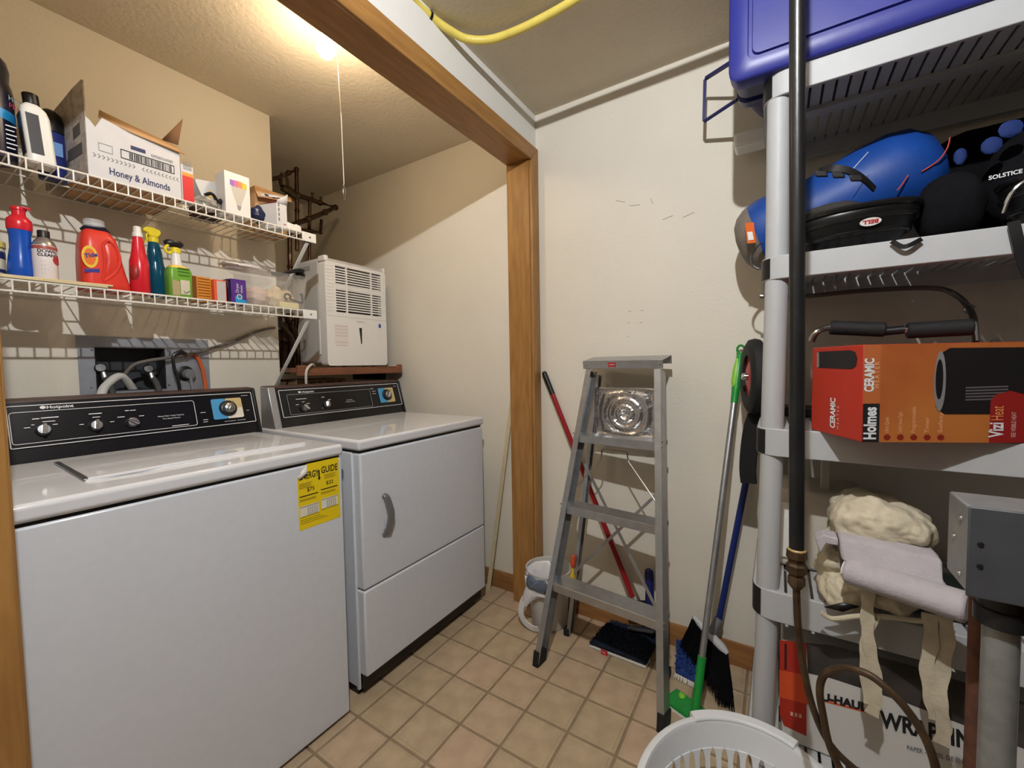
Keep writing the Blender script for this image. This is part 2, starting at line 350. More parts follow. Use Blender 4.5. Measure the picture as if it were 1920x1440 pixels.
# energy sticker on the washer front
M_YEL = mat('sticker_yellow', (236, 206, 20), .55); M_STW = mat('sticker_white', (226, 222, 205), .6)
FS = WYF-.0006
def fp(x, y): return PY(x, y, FS)
a, b, c, d = fp(557, 874), fp(635, 857), fp(638, 972), fp(561, 993)
sx0, sx1 = (a.x+d.x)/2, (b.x+c.x)/2; sz1, sz0 = (a.z+b.z)/2, (c.z+d.z)/2
SW, SH = sx1-sx0, sz1-sz0
def sp(u, v, dd=0): return Vector((sx0+u*SW, FS-dd, sz0+v*SH))
st = MB().prism([(0, 0), (1, 0), (1, 1), (.22, 1), (0, .83)], (sx0, WYF, sz0), (SW,0,0), (0,0,SH), (0, -.0006, 0)).build('energy_sticker', M_YEL, wa)
MB().add([sp(0, .83, .0004), sp(.22, 1, .0004), sp(.19, .87, .008), sp(.03, .79, .004)], [(0, 1, 2), (0, 2, 3)]).build('peeled_corner', M_WHITEPL, st, solid=.0004)
lettering('ENERGY', .03, sp(.03, .775, 0), U, (0,0,1), M_BLACKPRINT, st, d=.0005, bold=.0006, width=SW*.46)
lettering('GUIDE', .03, sp(.55, .80, 0), U, (0,0,1), M_BLACKPRINT, st, d=.0005, bold=.0006, width=SW*.41)
q = MB().prism([(.50, .70), (.54, .745), (.516, .745), (.516, .86), (.484, .86), (.484, .745), (.46, .745)], (sx0, FS-.0001, sz0), (SW,0,0), (0,0,SH), (0, -.0004, 0))
q.build('arrow', M_BLACKPRINT, st)
b = MB()
def sbar(u, v, wd, h): b.prism([(u, v), (u+wd, v), (u+wd, v+h), (u, v+h)], (sx0, FS-.0001, sz0), (SW,0,0), (0,0,SH), (0, -.0003, 0))
sbar(.03, .505, .43, .016); sbar(.53, .53, .42, .016); sbar(.03, .345, .44, .007); sbar(.53, .37, .42, .007); sbar(.03, .19, .44, .006); sbar(.53, .215, .42, .006)
for i in range(4): sbar(.03, .705-.022*i, .3-.04*(i % 2), .006); sbar(.62, .76-.02*i, .3-.05*(i % 2), .005)
for i in range(2): sbar(.03, .46-.02*i, .38, .006); sbar(.53, .485-.02*i, .36, .006)
for i in range(3): sbar(.03, .15-.03*i, .45+.1*i, .005)
for k in range(5):
    for i in range(7): sbar(.20+.052*k, .21+.018*i, .03, .006); sbar(.66+.05*k, .235+.018*i, .03, .006)
b.build('sticker_print', M_BLACKPRINT, st)['kind'] = 'stuff'
b = MB(); sbar(.03, .205, .44, .16); sbar(.53, .23, .42, .16)
for p in b.v: p.y += .0002
b.build('sticker_table', M_STW, st)
lettering("$75", .017, sp(.2, .575), U, (0,0,1), M_BLACKPRINT, st, d=.0005, bold=.0002)
lettering("$32", .017, sp(.66, .60), U, (0,0,1), M_BLACKPRINT, st, d=.0005, bold=.0002)

# --- dryer
DX0, DX1, DYF, DYB, DZ = .932, 1.652, 1.228, 1.885, .946
dr = thing('clothes_dryer', 'white front-loading clothes dryer with black console below the dehumidifier shelf', 'dryer', (1.29, 1.56, 0))
box('cabinet', M_ENAMEL, dr, DX0, DYF+.045, .03, DX1, DYB, DZ-.048, .004)
box('side_flange', M_ENAMEL, dr, DX0-.006, DYF+.038, .03, DX0+.004, DYF+.052, DZ-.05, .002)
box('toe_kick', M_BLACK, dr, DX0+.004, DYF+.06, 0, DX1-.02, DYB-.02, .0298)
box('toe_kick', M_BLACK, dr, DX0+.006, DYF+.028, .03, DX1-.004, DYF+.0445, .125)
box('top', M_ENAMELTOP, dr, DX0-.008, DYF-.006, DZ-.038, DX1+.004, DYB, DZ, .010, seg=4)
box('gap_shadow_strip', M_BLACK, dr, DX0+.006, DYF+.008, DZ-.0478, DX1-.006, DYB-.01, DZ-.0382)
seam0 = PY(690, 1108, DYF).z; seam1 = PY(912, 981, DYF).z; SE = (seam0+seam1)/2
bot = .088
dd = box('door', M_ENAMEL, dr, DX0, DYF, SE+.003, DX1, DYF+.0445, DZ-.049, .007, seg=3)
box('lower_panel', M_ENAMEL, dr, DX0, DYF, bot, DX1, DYF+.0445, SE-.002, .007, seg=3)
h0, h1 = PY(718, 928, DYF), PY(722, 1000, DYF); hm = (h0+h1)/2
M_HANDLE = mat('handle_grey', (140, 141, 144), .3, .6)
pts = [(h0.x, DYF-.001, h0.z), (h0.x+.006, DYF-.014, h0.z-.008), (h0.x+.012, DYF-.024, (2*h0.z+h1.z)/3), (h0.x+.014, DYF-.026, hm.z), (h0.x+.013, DYF-.022, (h0.z+2*h1.z)/3), (h0.x+.006, DYF-.012, h1.z+.008), (h0.x-.002, DYF-.001, h1.z-.004)]
ps = spline(pts, 5); wid = [.016+.010*math.sin(PI*i/(len(ps)-1))+(.006 if i > len(ps)*.75 else 0) for i in range(len(ps))]
MB().ribbon(ps, wid, .009, side=(1, -.25, 0)).build('handle', M_HANDLE, dd, bevel=.003)
console(dr, .94, 1.668, .980, 1.654, [(.935, .966, mat('end_cap_metal', (176, 177, 180), .35, .7, var=.05, vs=40)), (1.658, 1.669, M_BLACK)])
line_frame(1.012, .042, 1.455, .136, .006, .0024, .001).build('panel_inset_line', mat('grey_print', (120, 124, 126), .5), dr)
bars([(1.074, .144, .012, .008)]).build('emblem', M_WHITEPRINT, dr)
lettering('Hotpoint', .0115, cp(1.085, .140), U, CS, M_WHITEPRINT, dr, bold=.0002, width=.058)
bars([(1.075, .112, .05, .0022), (1.052, .087, .014, .002), (1.103, .088, .016, .002), (1.082, .098, .012, .002), (1.182, .112, .014, .0024), (1.213, .098, .014, .0018), (1.47, .136, .018, .0018), (1.48, .122, .024, .0018), (1.48, .109, .022, .0018), (1.63, .142, .018, .0014)]).build('panel_print', M_WHITEPRINT, dr)['kind'] = 'stuff'
lettering('Automatic', .0064, cp(1.305, .0855), U, CS, M_WHITEPRINT, dr, width=.034)
lettering('Permanent Press', .0064, cp(1.298, .0765), U, CS, M_WHITEPRINT, dr, width=.052)
knob(dr, 1.082, .069, .0165, -.8); knob(dr, 1.193, .076, .016, .1)
dial(dr, 1.508, .055, 1.611, .136, 1.561, .096, True)
# ================================================================ alcove fittings
# --- bare bulb in its ceiling holder, pull cord
lamp = thing('ceiling_bulb_holder', 'lit bare bulb in a white ceiling holder behind the oak header', 'lamp', (BULB[0], BULB[1], CEIL))
MB().lathe([(.055, 0), (.054, -.008), (.036, -.018), (.024, -.022), (.0001, -.0225)], (BULB[0], BULB[1], CEIL), 28).build('holder', M_WHITEPL, lamp)
M_GLOW = mat('bulb_glow', (255, 226, 176), .4, emit=14)
MB().lathe([(.016, -.0228), (.016, -.05), (.024, -.068), (.031, -.086), (.031, -.1), (.021, -.117), (.0001, -.124)], (BULB[0], BULB[1], CEIL), 24).build('bulb', M_GLOW, lamp)
bpy.data.objects['alcove_light'].parent = lamp; bpy.data.objects['alcove_light'].location = Vector(BULB)-Vector(lamp.location)+Vector((0, 0, -.085))
ce = Vector((BULB[0]-.005, BULB[1]-.036, 2.385)); c1 = PY(632, 95, BULB[1]-.036); c2 = PY(645, 345, BULB[1]-.036); c3 = PY(646, 374, BULB[1]-.036)
cord = MB().tube([ce, c1, (c1+c2)/2+Vector((.003, 0, 0)), c2], .0016, 6).build('pull_cord', mat('cord_white', (226, 218, 200), .7), lamp)
lp = []
for i in range(14):
    a = 2*PI*i/14; lp.append(((c2+c3)/2)+Vector((math.sin(a)*.0065, math.sin(a)*.003, math.cos(a)*(c2.z-c3.z)/2)))
MB().tube(lp, .0009, 5, closed=True).build('cord_loop', M_CHROME, cord)

# --- yellow flexible gas line under the room ceiling
M_GASY = mat('gas_line_yellow', (220, 200, 96), .45, var=.06, vs=25, bump=.15, bs=120)
g = thing('yellow_gas_hose', 'yellow flexible gas hose strapped under the ceiling by the header', 'hose', (1.1, .9, 2.38))
gp = [Vector((.35, 1.005-.03, CEIL-.014)), Vector((.75, .972, CEIL-.014)), PZ(770, -5, CEIL-.016), PZ(806, 30, CEIL-.018), PZ(840, 55, 2.372), PZ(875, 73, 2.364), PZ(920, 74, 2.362), PZ(975, 55, 2.362), PZ(1040, 22, 2.364), PZ(1085, -5, 2.366), PZ(1140, -42, 2.367), PZ(1210, -95, 2.368), PZ(1300, -170, 2.370), PZ(1420, -290, 2.374)]
sg = spline(gp, 10)
MB().tube(sg, .0135, 12).build('hose', M_GASY, g)
cl = PZ(806, 30, CEIL-.018); tdir = (gp[4]-gp[2]).normalized()
MB().cyl(cl-tdir*.004, cl+tdir*.004, .0158, n=16).build('clip', M_BLACK, g)
MB().tube([cl+Vector((-.014, .0, -.008)), cl+Vector((-.020, 0, -.02)), cl+Vector((-.013, 0, -.026)), cl+Vector((-.006, 0, -.016))], .0022, 6).build('clip_ring', M_BLACK, g)

# --- two wire shelves on the alcove wall
M_WIRE = mat('white_coated_wire', (226, 223, 214), .35)
YF = 1.745
def wire_shelf(label, z, zl, xr):
    s = thing('wire_shelf', label, 'shelf', (.6, YA, z), 'white wire shelves over the washer')
    x0 = .105
    lip = MB()
    lip.cyl((x0, YF, z), (xr, YF, z), .0032, n=8); lip.cyl((x0, YF-.002, zl), (xr, YF-.002, zl), .0032, n=8)
    n = int((xr-x0)/.0305)
    for i in range(n+1):
        x = xr-.004-i*.0305; lip.tube([(x, YF-.004, zl), (x, YF-.004, z)], .0021, 6)
    lip.build('front_lip', M_WIRE, s)
    dk = MB()
    for i in range(n+1):
        x = xr-.004-i*.0305; dk.cyl((x, YF, z+.001), (x, YA-.006, z+.001), .002, n=6)
    dk.build('deck_wires', M_WIRE, s)
    rl = MB().cyl((x0, 1.90, z-.003), (xr, 1.90, z-.003), .0028, n=8); rl.cyl((x0, YA-.008, z-.002), (xr, YA-.008, z-.002), .0028, n=8)
    rl.build('cross_rail', M_WIRE, s)
    e = box('end_bracket', M_WHITEPL, s, xr-.012, YF-.010, zl-.004, xr+.052, YF-.004, z+.004, .002)
    MB().cyl((xr+.022, YF-.0115, (z+zl)/2), (xr+.022, YF-.0045, (z+zl)/2), .004, n=10).build('screw', M_BRUSHED, e)
    return s
s1 = wire_shelf('upper white wire shelf holding the opened cereal carton and light bulb box', 1.788, 1.756, 1.075)
s2 = wire_shelf('lower white wire shelf holding the row of cleaning bottles', 1.452, 1.421, 1.066)
def brace(parent, a, b):
    MB().bar(a, b, .016, .006, up=(0, 1, .5)).build('support_brace', M_WHITEPL, parent, bevel=.002)
brace(s1, (1.092, YF+.004, 1.750), (1.092, YA-.004, 1.465))
brace(s2, (1.085, YF+.004, 1.416), (1.085, YA-.004, 1.112))
box('wall_plate', M_WHITEPL, s2, 1.070, YA-.004, 1.06, 1.102, YA-.0005, 1.12, .001)
# ================================================================ supply box in the wall, cords, dehumidifier, pipes
M_STEEL = mat('galvanised_plate', (168, 172, 180), .4, .55, var=.06, vs=30)
M_DKSTEEL = mat('dark_box_steel', (70, 72, 76), .5, .5, var=.1, vs=30)
M_GREYRUB = mat('grey_rubber_hose', (58, 58, 60), .6)
M_DRAIN = mat('drain_hose_white', (205, 203, 198), .5)
ob = thing('washer_supply_box', 'steel laundry supply box set in the wall above the washer', 'supply box', (.62, YA, 1.1))
pa, pb = PY(143, 629, YA-.003), PY(390, 640, YA-.003); pz0 = 1.0
o_ = [(pa.x, pz0), (pb.x, pz0), (pb.x, pa.z), (pa.x, pa.z)]; i_ = [(HX0+.002, HZ0+.002), (HX1-.002, HZ0+.002), (HX1-.002, HZ1-.002), (HX0+.002, HZ1-.002)]
MB().frame(o_, i_, (0, YA-.001, 0), (1,0,0), (0,0,1), (0, -.003, 0)).build('face_plate', M_STEEL, ob)
bx = MB()
for r in ((HX0, HZ0, HX0+.003, HZ1), (HX1-.003, HZ0, HX1, HZ1), (HX0, HZ0, HX1, HZ0+.003), (HX0, HZ1-.003, HX1, HZ1)): bx.box(r[0], YA-.004, r[1], r[2], YA+.085, r[3])
bx.box(HX0, YA+.082, HZ0, HX1, YA+.086, HZ1)
bx.build('recess', M_DKSTEEL, ob)
for x, y in ((172, 656), (315, 657), (171, 727), (317, 722)):
    p = PY(x, y, YA-.004); MB().lathe([(.004, 0), (.003, .002), (.0001, .0025)], p, 12, axis=(0, -1, 0)).build('screw', M_CHROME, ob)
for x, y in ((196, 702), (285, 703)):
    p = PY(x, y, YA-.02)
    vlv = MB().tube([p+Vector((0, .09, .012)), p+Vector((0, .03, .012)), p+Vector((0, .008, .004)), p+Vector((.002, 0, -.02))], .009, 10).build('valve', M_BRUSHED, ob)
    MB().lathe([(.017, 0), (.018, .004), (.014, .009), (.0001, .0095)], p+Vector((-.006, .012, .022)), 10, axis=(-.2, -1, .3)).build('valve_knob', M_BLACK, vlv)
    MB().tube(spline([p+Vector((.002, 0, -.012)), p+Vector((.010, -.010, -.035)), p+Vector((.012, -.03, -.08)), p+Vector((.01, -.06, -.16))], 6), .0105, 10).build('supply_hose', M_GREYRUB, ob)
p0, p1, p2, p3 = PY(190, 742, YA-.05), PY(200, 722, YA-.035), PY(227, 706, YA-.02), PY(252, 735, YA+.02)
MB().tube(spline([p0+Vector((-.01, 0, -.06)), p0, p1, p2, p3, p3+Vector((.01, .03, -.03))], 8), .0135, 12).build('drain_hose', M_DRAIN, ob)
MB().tube([PY(226, 733, YA+.03), PY(255, 728, YA+.03), PY(268, 731, YA+.03)], .006, 8).build('drain_fitting', M_BLACK, ob)
# outlet with round plug
pl = PY(347, 700, YA-.005)
ot = MB().lathe([(.030, 0), (.030, .004), (.027, .006), (.0001, .0062)], pl, 26, axis=(0, -1, 0), sx=1, sy=1).build('outlet', M_BLACK, ob)
pg = thing('round_power_plug', 'grey round power plug in the outlet beside the supply box', 'plug', pl+Vector((0, -.0065, 0)))
MB().lathe([(.021, .0065), (.0215, .02), (.018, .03), (.0001, .032)], pl+Vector((.006, 0, -.004)), 22, axis=(.1, -1, 0)).build('plug_body', mat('plug_grey', (120, 120, 122), .55), pg)
MB().tube(spline([pl+Vector((.008, -.026, -.012)), pl+Vector((.010, -.03, -.04)), pl+Vector((.012, -.05, -.13))], 6), .006, 8).build('plug_cord', mat('plug_grey', (0,0,0)), pg)
# cords
def cord(name, label, pts, r, m, cat='cord'):
    o = MB().tube(spline(pts, 8), r, 8).build(name, m); return tag(o, label, cat)
M_CORDG = mat('cord_grey', (104, 98, 90), .55); M_ORANGE = mat('cord_orange', (206, 96, 44), .5)
cord('grey_cable', 'grey cable drooping from the supply box to the pipes', [PY(232, 704, YA-.012), PY(250, 685, YA-.022), PY(275, 677, YA-.03), PY(320, 670, YA-.035), PY(365, 662, YA-.03), PY(400, 652, YA-.02), PY(440, 640, YA-.012), PY(475, 624, YA-.01), PY(508, 615, YA-.012), PY(524, 616, YA+.05)], .0065, M_CORDG)
cord('black_power_cord', 'black power cord hanging beside the supply box', [PY(350, 664, YA-.05), PY(338, 660, YA-.05), PY(325, 668, YA-.05), PY(327, 690, YA-.05), PY(335, 715, YA-.05), PY(338, 740, YA-.05), PY(338, 765, YA-.06)], .0055, M_BLACK)
cord('orange_power_cord', 'orange power cord hanging right of the supply box', [PY(345, 668, YA-.012), PY(358, 664, YA-.012), PY(370, 670, YA-.014), PY(379, 690, YA-.017), PY(384, 715, YA-.02), PY(387, 740, YA-.03), PY(388, 765, YA-.06)], .0075, M_ORANGE)
cl2 = MB()
cl2.tube([PY(328, 664, YA-.016), PY(340, 658, YA-.016), PY(348, 664, YA-.016)], .008, 8)
tag(cl2.build('cord_clip', M_BLACK), 'black strap gathering the cords beside the supply box', 'strap')

# --- dehumidifier on its wooden ledge
DHY = 1.955
dh = thing('dehumidifier', 'white dehumidifier with louvred grille on the wooden ledge', 'dehumidifier', (1.51, DHY+.13, 1.207))
dx0, dx1, dz0, dz1 = 1.310, 1.700, 1.211, 1.779
M_DHW = mat('dehumidifier_white', (226, 224, 220), .42, var=.01, vs=20); M_DHG = mat('dehumidifier_grey', (190, 189, 185), .45)
box('rear_body', M_DHG, dh, dx0+.004, DHY+.055, dz0+.01, dx1-.004, DHY+.27, dz1-.004, .02, seg=4)
# front shell: frame with the grille opening
gx0, gx1 = PY(628, 500, DHY).x, PY(713, 500, DHY).x; gz1, gz0 = (PY(628, 497, DHY).z+PY(712, 516, DHY).z)/2, (PY(630, 585, DHY).z+PY(713, 593, DHY).z)/2
fr = MB(); fr.frame(rrect(dx0, dz0, dx1, dz1-.028, .018, 4), [( (gx0 if a < (dx0+dx1)/2 else gx1), (gz0 if b < (dz0+dz1)/2-.05 else gz1)) for a, b in rrect(dx0, dz0, dx1, dz1-.028, .018, 4)], (0, DHY+.02, 0), (1,0,0), (0,0,1), (0, -.02, 0))
fr.frame(rrect(dx0, dz0, dx1, dz1-.028, .018, 4), [( (gx0 if a < (dx0+dx1)/2 else gx1), (gz0 if b < (dz0+dz1)/2-.05 else gz1)) for a, b in rrect(dx0, dz0, dx1, dz1-.028, .018, 4)], (0, DHY+.055, 0), (1,0,0), (0,0,1), (0, -.035, 0))
fr.build('front_shell', M_DHW, dh, ang=30)
box('shell_shoulder', M_DHW, dh, dx0+.0005, DHY+.0005, dz1-.03, dx0+.024, DHY+.06, dz1, .006, seg=3)
box('shell_shoulder', M_DHW, dh, dx1-.012, DHY+.0005, dz1-.03, dx1-.0005, DHY+.06, dz1, .005, seg=3)
box('control_strip', M_DHG, dh, dx0+.0245, DHY+.006, dz1-.034, dx1-.0125, DHY+.056, dz1-.012, .004)
box('grille_back', M_BLACK, dh, gx0-.004, DHY+.03, gz0-.004, gx1+.004, DHY+.034, gz1+.004)
nsl = 18; gap = (gz1-gz0)/nsl
for i in range(1, nsl):
    z = gz0+gap*i; tk = .0034 if i != 10 else .011
    box('slat', M_DHW, dh, gx0-.002, DHY+.002, z-tk, gx1+.002, DHY+.006, z+tk)
for u in (.23, .77): box('grille_post', M_DHW, dh, gx0+(gx1-gx0)*u-.0035, DHY+.0008, gz0-.002, gx0+(gx1-gx0)*u+.0035, DHY+.0128, gz1+.002)
for i in range(14):
    z = gz1-.006-i*(gz1-gz0)/13.6
    for xa, xb in ((dx0+.003, gx0-.012), (gx1+.012, dx1-.003)): box('side_rib', M_DHW, dh, xa, DHY-.0016, z-.0022, xb, DHY+.001, z+.0022, .001)
zc = (PY(615, 590, DHY).z+PY(725, 603, DHY).z)/2
box('bucket_seam', M_DHG, dh, dx0+.002, DHY-.0004, zc-.0012, dx1-.002, DHY+.001, zc+.0012)
w0, w1 = PY(676, 615, DHY), PY(678, 645, DHY)
MB().prism([(w0.x-.009, w0.z), (w0.x+.009, w0.z), (w1.x+.003, w1.z), (w1.x-.003, w1.z)], (0, DHY-.0006, 0), (1,0,0), (0,0,1), (0, .002, 0)).build('level_window', M_BLACK, dh)
M_FAINT = mat('faint_print', (206, 186, 180), .6)
p = PY(627, 608, DHY); q = PY(654, 646, DHY)
lb = MB().prism([(p.x, q.z), (q.x, q.z), (q.x, p.z), (p.x, p.z)], (0, DHY, 0), (1,0,0), (0,0,1), (0, -.0004, 0)).build('faded_label', mat('label_white', (220, 214, 208), .6), dh)
for k in range(7):
    z = p.z-.006-k*.017
    if k == 4: continue
    box('label_line', M_FAINT, lb, p.x+.004, DHY-.0009, z-.003, q.x-.006, DHY-.0003, z+.001)
p = PY(712, 611, DHY); box('blue_sticker', mat('star_blue', (40, 86, 170), .5), dh, p.x-.008, DHY-.0008, p.z-.012, p.x+.008, DHY+.0006, p.z+.010)
p = PY(668, 603, DHY); lettering('Frigidaire', .012, (p.x, DHY-.0002, p.z-.004), U, (0,0,1), mat('grey_print', (0,0,0)), dh, width=.05)
box('side_grip', mat('grip_shadow_grey', (150, 149, 146), .6), dh, dx0+.002, DHY+.13, dz1-.062, dx0+.0045, DHY+.245, dz1-.038, .001)
box('tank_window', M_WHITEPL, dh, dx0-.0015, DHY+.058, dz0+.06, dx0+.006, DHY+.068, dz0+.24, .001)
M_LEDGE = mat('ledge_stain', (112, 70, 48), .5, c2=(134, 86, 58), vs=9, stretch=(.7, 6, 6), bump=.1, bs=40)
lg = thing('wooden_ledge', 'brown wooden ledge with raised ends under the dehumidifier', 'ledge', (1.47, 1.95, 1.17))
box('board', M_LEDGE, lg, 1.125, DHY-.006, 1.180, 1.806, DHY+.34, 1.203, .002)
MB().prism([(1.135, 1.163), (1.79, 1.163), (1.79, 1.214), (1.766, 1.214), (1.742, 1.196), (1.21, 1.196), (1.18, 1.214), (1.135, 1.214)], (0, DHY-.024, 0), (1,0,0), (0,0,1), (0, .017, 0)).build('front_rail', M_LEDGE, lg, bevel=.002)
box('bracket', M_BLACK, lg, 1.70, DHY+.02, 1.125, 1.725, DHY+.33, 1.1795, .002)
for x in (1.36, 1.43, 1.56, 1.62): MB().cyl((x, DHY+.03, 1.2035), (x, DHY+.03, 1.2105), .012, n=12).build('foot', M_BLACK, dh)
tag(MB().tube(spline([(1.245, DHY+.02, 1.212), (1.20, DHY-.03, 1.218), (1.165, DHY-.045, 1.19), (1.16, DHY-.045, 1.14), (1.165, DHY-.04, 1.06)], 6), .006, 8).build('looped_power_cord', mat('cord_pale', (200, 194, 184), .5)), 'pale grey cord looping over the left end of the wooden ledge', 'cord')
cb = MB().box(1.17, 2.01, 0.95, 1.45, 2.2, 1.143).build('storage_carton', mat('carton_brown', (136, 108, 78), .8, var=.05)); tag(cb, 'dusty carton standing behind the dryer under the wooden ledge', 'carton')
pr = MB()
for u, wd in ((1.24, .03), (1.285, .02), (1.335, .05), (1.395, .03)): pr.box(u, 2.0092, 1.112, u+wd, 2.0096, 1.13)
pr.build('carton_print', mat('carton_print', (80, 62, 46), .8), cb)['kind'] = 'stuff'

# --- copper pipes in the recess
M_COPPER = mat('aged_copper', (92, 66, 48), .42, .75, c2=(60, 46, 38), vs=30)
M_BRASSV = mat('valve_brass', (84, 70, 54), .5, .6, var=.15, vs=40)
cpz = thing('copper_pipework', 'aged copper pipework with valves in the dark recess', 'pipes', (1.4, 2.4, 1.2))
YP = 2.36
def pipe(pts, r=.011, y=YP, name='pipe'):
    P = [PY(a[0], a[1], a[2] if len(a) > 2 else y) for a in pts]
    o = MB().tube(P, r, 10).build(name, M_COPPER, cpz)
    for q in P[1:-1]: MB().ball(q, r*1.35, n=10, m=6).build('elbow', M_COPPER, o)
    return o
pipe([(505, 337), (528, 332), (541, 324), (556, 318), (557, 395), (557, 470)], .011)
pipe([(530, 345), (560, 367), (600, 380), (629, 389), (610, 398, 2.30), (578, 411, 2.25), (540, 425, 2.2)], .0135)
pipe([(581, 372), (580, 430), (580, 520)], .009)
pipe([(543, 430, 2.3), (544, 500, 2.3), (545, 600, 2.3), (545, 690, 2.3)], .012)
pipe([(565, 430, 2.33), (585, 434, 2.33), (601, 436, 2.33), (603, 412, 2.33)], .009)
pipe([(531, 590, 2.25), (533, 640, 2.25), (533, 690, 2.25)], .017)
pipe([(556, 595, 2.28), (553, 640, 2.28), (555, 690, 2.28)], .013)
pipe([(521, 570, 2.2), (548, 612, 2.25), (560, 640, 2.25), (560, 690, 2.25)], .012)
vp_ = PY(532, 338, YP)
MB().lathe([(.022, -.035), (.026, -.02), (.026, .01), (.018, .02), (.018, .034), (.0001, .035)], vp_, 14).build('valve_body', M_BRASSV, cpz)
MB().cyl(PY(529, 352, YP), PY(560, 373, YP), .018, n=12).build('coupling', M_BRASSV, cpz)
for x, y in ((586, 370), (602, 378)): MB().lathe([(.007, 0), (.007, .02), (.011, .024), (.0001, .026)], PY(x, y, YP), 10).build('bleed_valve', M_BRASSV, cpz)
bv = PY(527, 610, 2.16)
MB().tube([bv+Vector((-.06, -.02, -.01)), bv, bv+Vector((.06, .02, -.05)), bv+Vector((.08, .02, -.12))], .014, 10).build('hose_spigot', M_BRASSV, cpz)
MB().obox(bv+Vector((-.03, -.03, .0)), (.018, 0, .008), (0, .012, 0), (-.006, 0, .014)).build('spigot_handle', M_BLACK, cpz, bevel=.003)
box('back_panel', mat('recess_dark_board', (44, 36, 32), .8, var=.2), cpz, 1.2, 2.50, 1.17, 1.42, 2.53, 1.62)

# --- long pale stick leaning between the dryer and the wall
a, b = PX(957, 765, 1.80), PX(918, 1050, 1.74); a.x = 1.806
a = a+(a-b)*.08; b = Vector((1.765, b.y+.03, .0))
tag(MB().bar(a, b, .022, .006, up=(1, 0, 0)).build('wooden_stick', mat('pale_stick', (206, 192, 156), .6, var=.05, vs=20)), 'thin pale wooden stick leaning against the wall right of the dryer', 'stick')
# ================================================================ things on the wire shelves
ZU, ZL = 1.7915, 1.4555       # deck heights
def C(c, r=.4, n=None): return mat(n or 'paint_%d_%d_%d' % c, c, r)
def rbody(mb, secs, n=5):     # stack of rounded rectangles: (cx, cy, z, halfx, halfy, radius)
    return mb.loft([[(cx+a, cy+b, z) for a, b in rrect(-hx, -hy, hx, hy, min(r, hx*.98, hy*.98), n)] for cx, cy, z, hx, hy, r in secs])
def decal(name, m, parent, pts, y, d=.0007):   # flat print on a face parallel to the wall (x,z polygon at depth y)
    return MB().prism([(p[0], p[1]) for p in pts], (0, y, 0), (1,0,0), (0,0,1), (0, -d, 0)).build(name, m, parent)
# --- navy jug at the far left of the upper shelf
M_NAVY = mat('navy_plastic', (22, 24, 48), .3)
cx, cy = .224, 1.85
j = thing('navy_bottle', 'large navy cleaner bottle with cyan band at the left end of the upper shelf', 'bottle', (cx, cy, ZU))
H_ = PY(0, 105, cy).z-ZU
bod = MB().lathe([(.052, 0), (.056, .004), (.057, .05), (.057, H_*.62), (.053, H_*.70), (.049, H_*.74), (.051, H_*.84), (.047, H_*.92), (.034, H_*.98), (.0001, H_)], (cx, cy, ZU), 32).build('bottle_body', M_NAVY, j)
MB().lathe([(.0574, H_*.36), (.0576, H_*.37), (.0576, H_*.44), (.0574, H_*.45)], (cx, cy, ZU), 32).build('cyan_band', C((38, 140, 200)), j)
def onjug(ang, z, r=.058): return Vector((cx+math.sin(ang)*r, cy-math.cos(ang)*r, ZU+z))
for s_, zz, m_ in (('HOST', .56, C((170, 200, 214))), ('PRO', .49, C((200, 60, 90)))):
    a = .75; lettering(s_, .020, onjug(a, H_*zz), (math.cos(a), math.sin(a), 0), (0,0,1), m_, j)
for k in range(6): 
    a = .62; box('print_line', M_WHITEPRINT, j, cx+.03, cy-.0515, ZU+H_*.30-k*.012, cx+.05-.004*(k % 2), cy-.0505, ZU+H_*.30-k*.012+.003)
MB().lathe([(.012, 0), (.010, -.004), (.0001, -.0045)], onjug(.3, H_*.80, .052), 14, axis=(.3, -1, 0)).build('cap_opening', M_BLACK, j)
# --- white bottle, dark cap
b0 = Vector((.318, 1.805, ZU)); t0 = PY(57, 180, 1.80)
wb = thing('white_bottle', 'leaning white bottle with dark cap and dark label on the upper shelf', 'bottle', b0)
ln = Vector((t0.x-b0.x, 0, 0))
def wsec(f, hx, hy, r): return (b0.x+ln.x*f, b0.y, ZU+(t0.z-ZU)*f, hx, hy, r)
MB().loft([[(c+a, d+b, z) for a, b in rrect(-hx, -hy, hx, hy, r, 5)] for c, d, z, hx, hy, r in (wsec(.01, .026, .026, .012), wsec(.03, .029, .03, .014), wsec(.70, .029, .03, .014), wsec(.80, .025, .026, .014), wsec(.86, .017, .018, .012), wsec(.88, .014, .014, .011))]).build('bottle_body', M_WHITEPL, wb)
MB().cyl((b0.x+ln.x*.875, b0.y, ZU+(t0.z-ZU)*.875), (b0.x+ln.x*1.02, b0.y, t0.z+.006), .0165, n=20).build('cap', M_BLACK, wb, bevel=.002)
MB().obox((b0.x+ln.x*.42-.0292, b0.y-.004, ZU+(t0.z-ZU)*.42), (.0008, 0, 0), (0, .021, 0), ln*.28+Vector((0, 0, (t0.z-ZU)*.28))).build('label_panel', C((52, 50, 52)), wb)
MB().obox((b0.x+ln.x*.42-.008, b0.y-.0302, ZU+(t0.z-ZU)*.42), (.0125, 0, 0), (0, .0007, 0), ln*.28+Vector((0, 0, (t0.z-ZU)*.28))).build('label_panel', C((52, 50, 52)), wb)
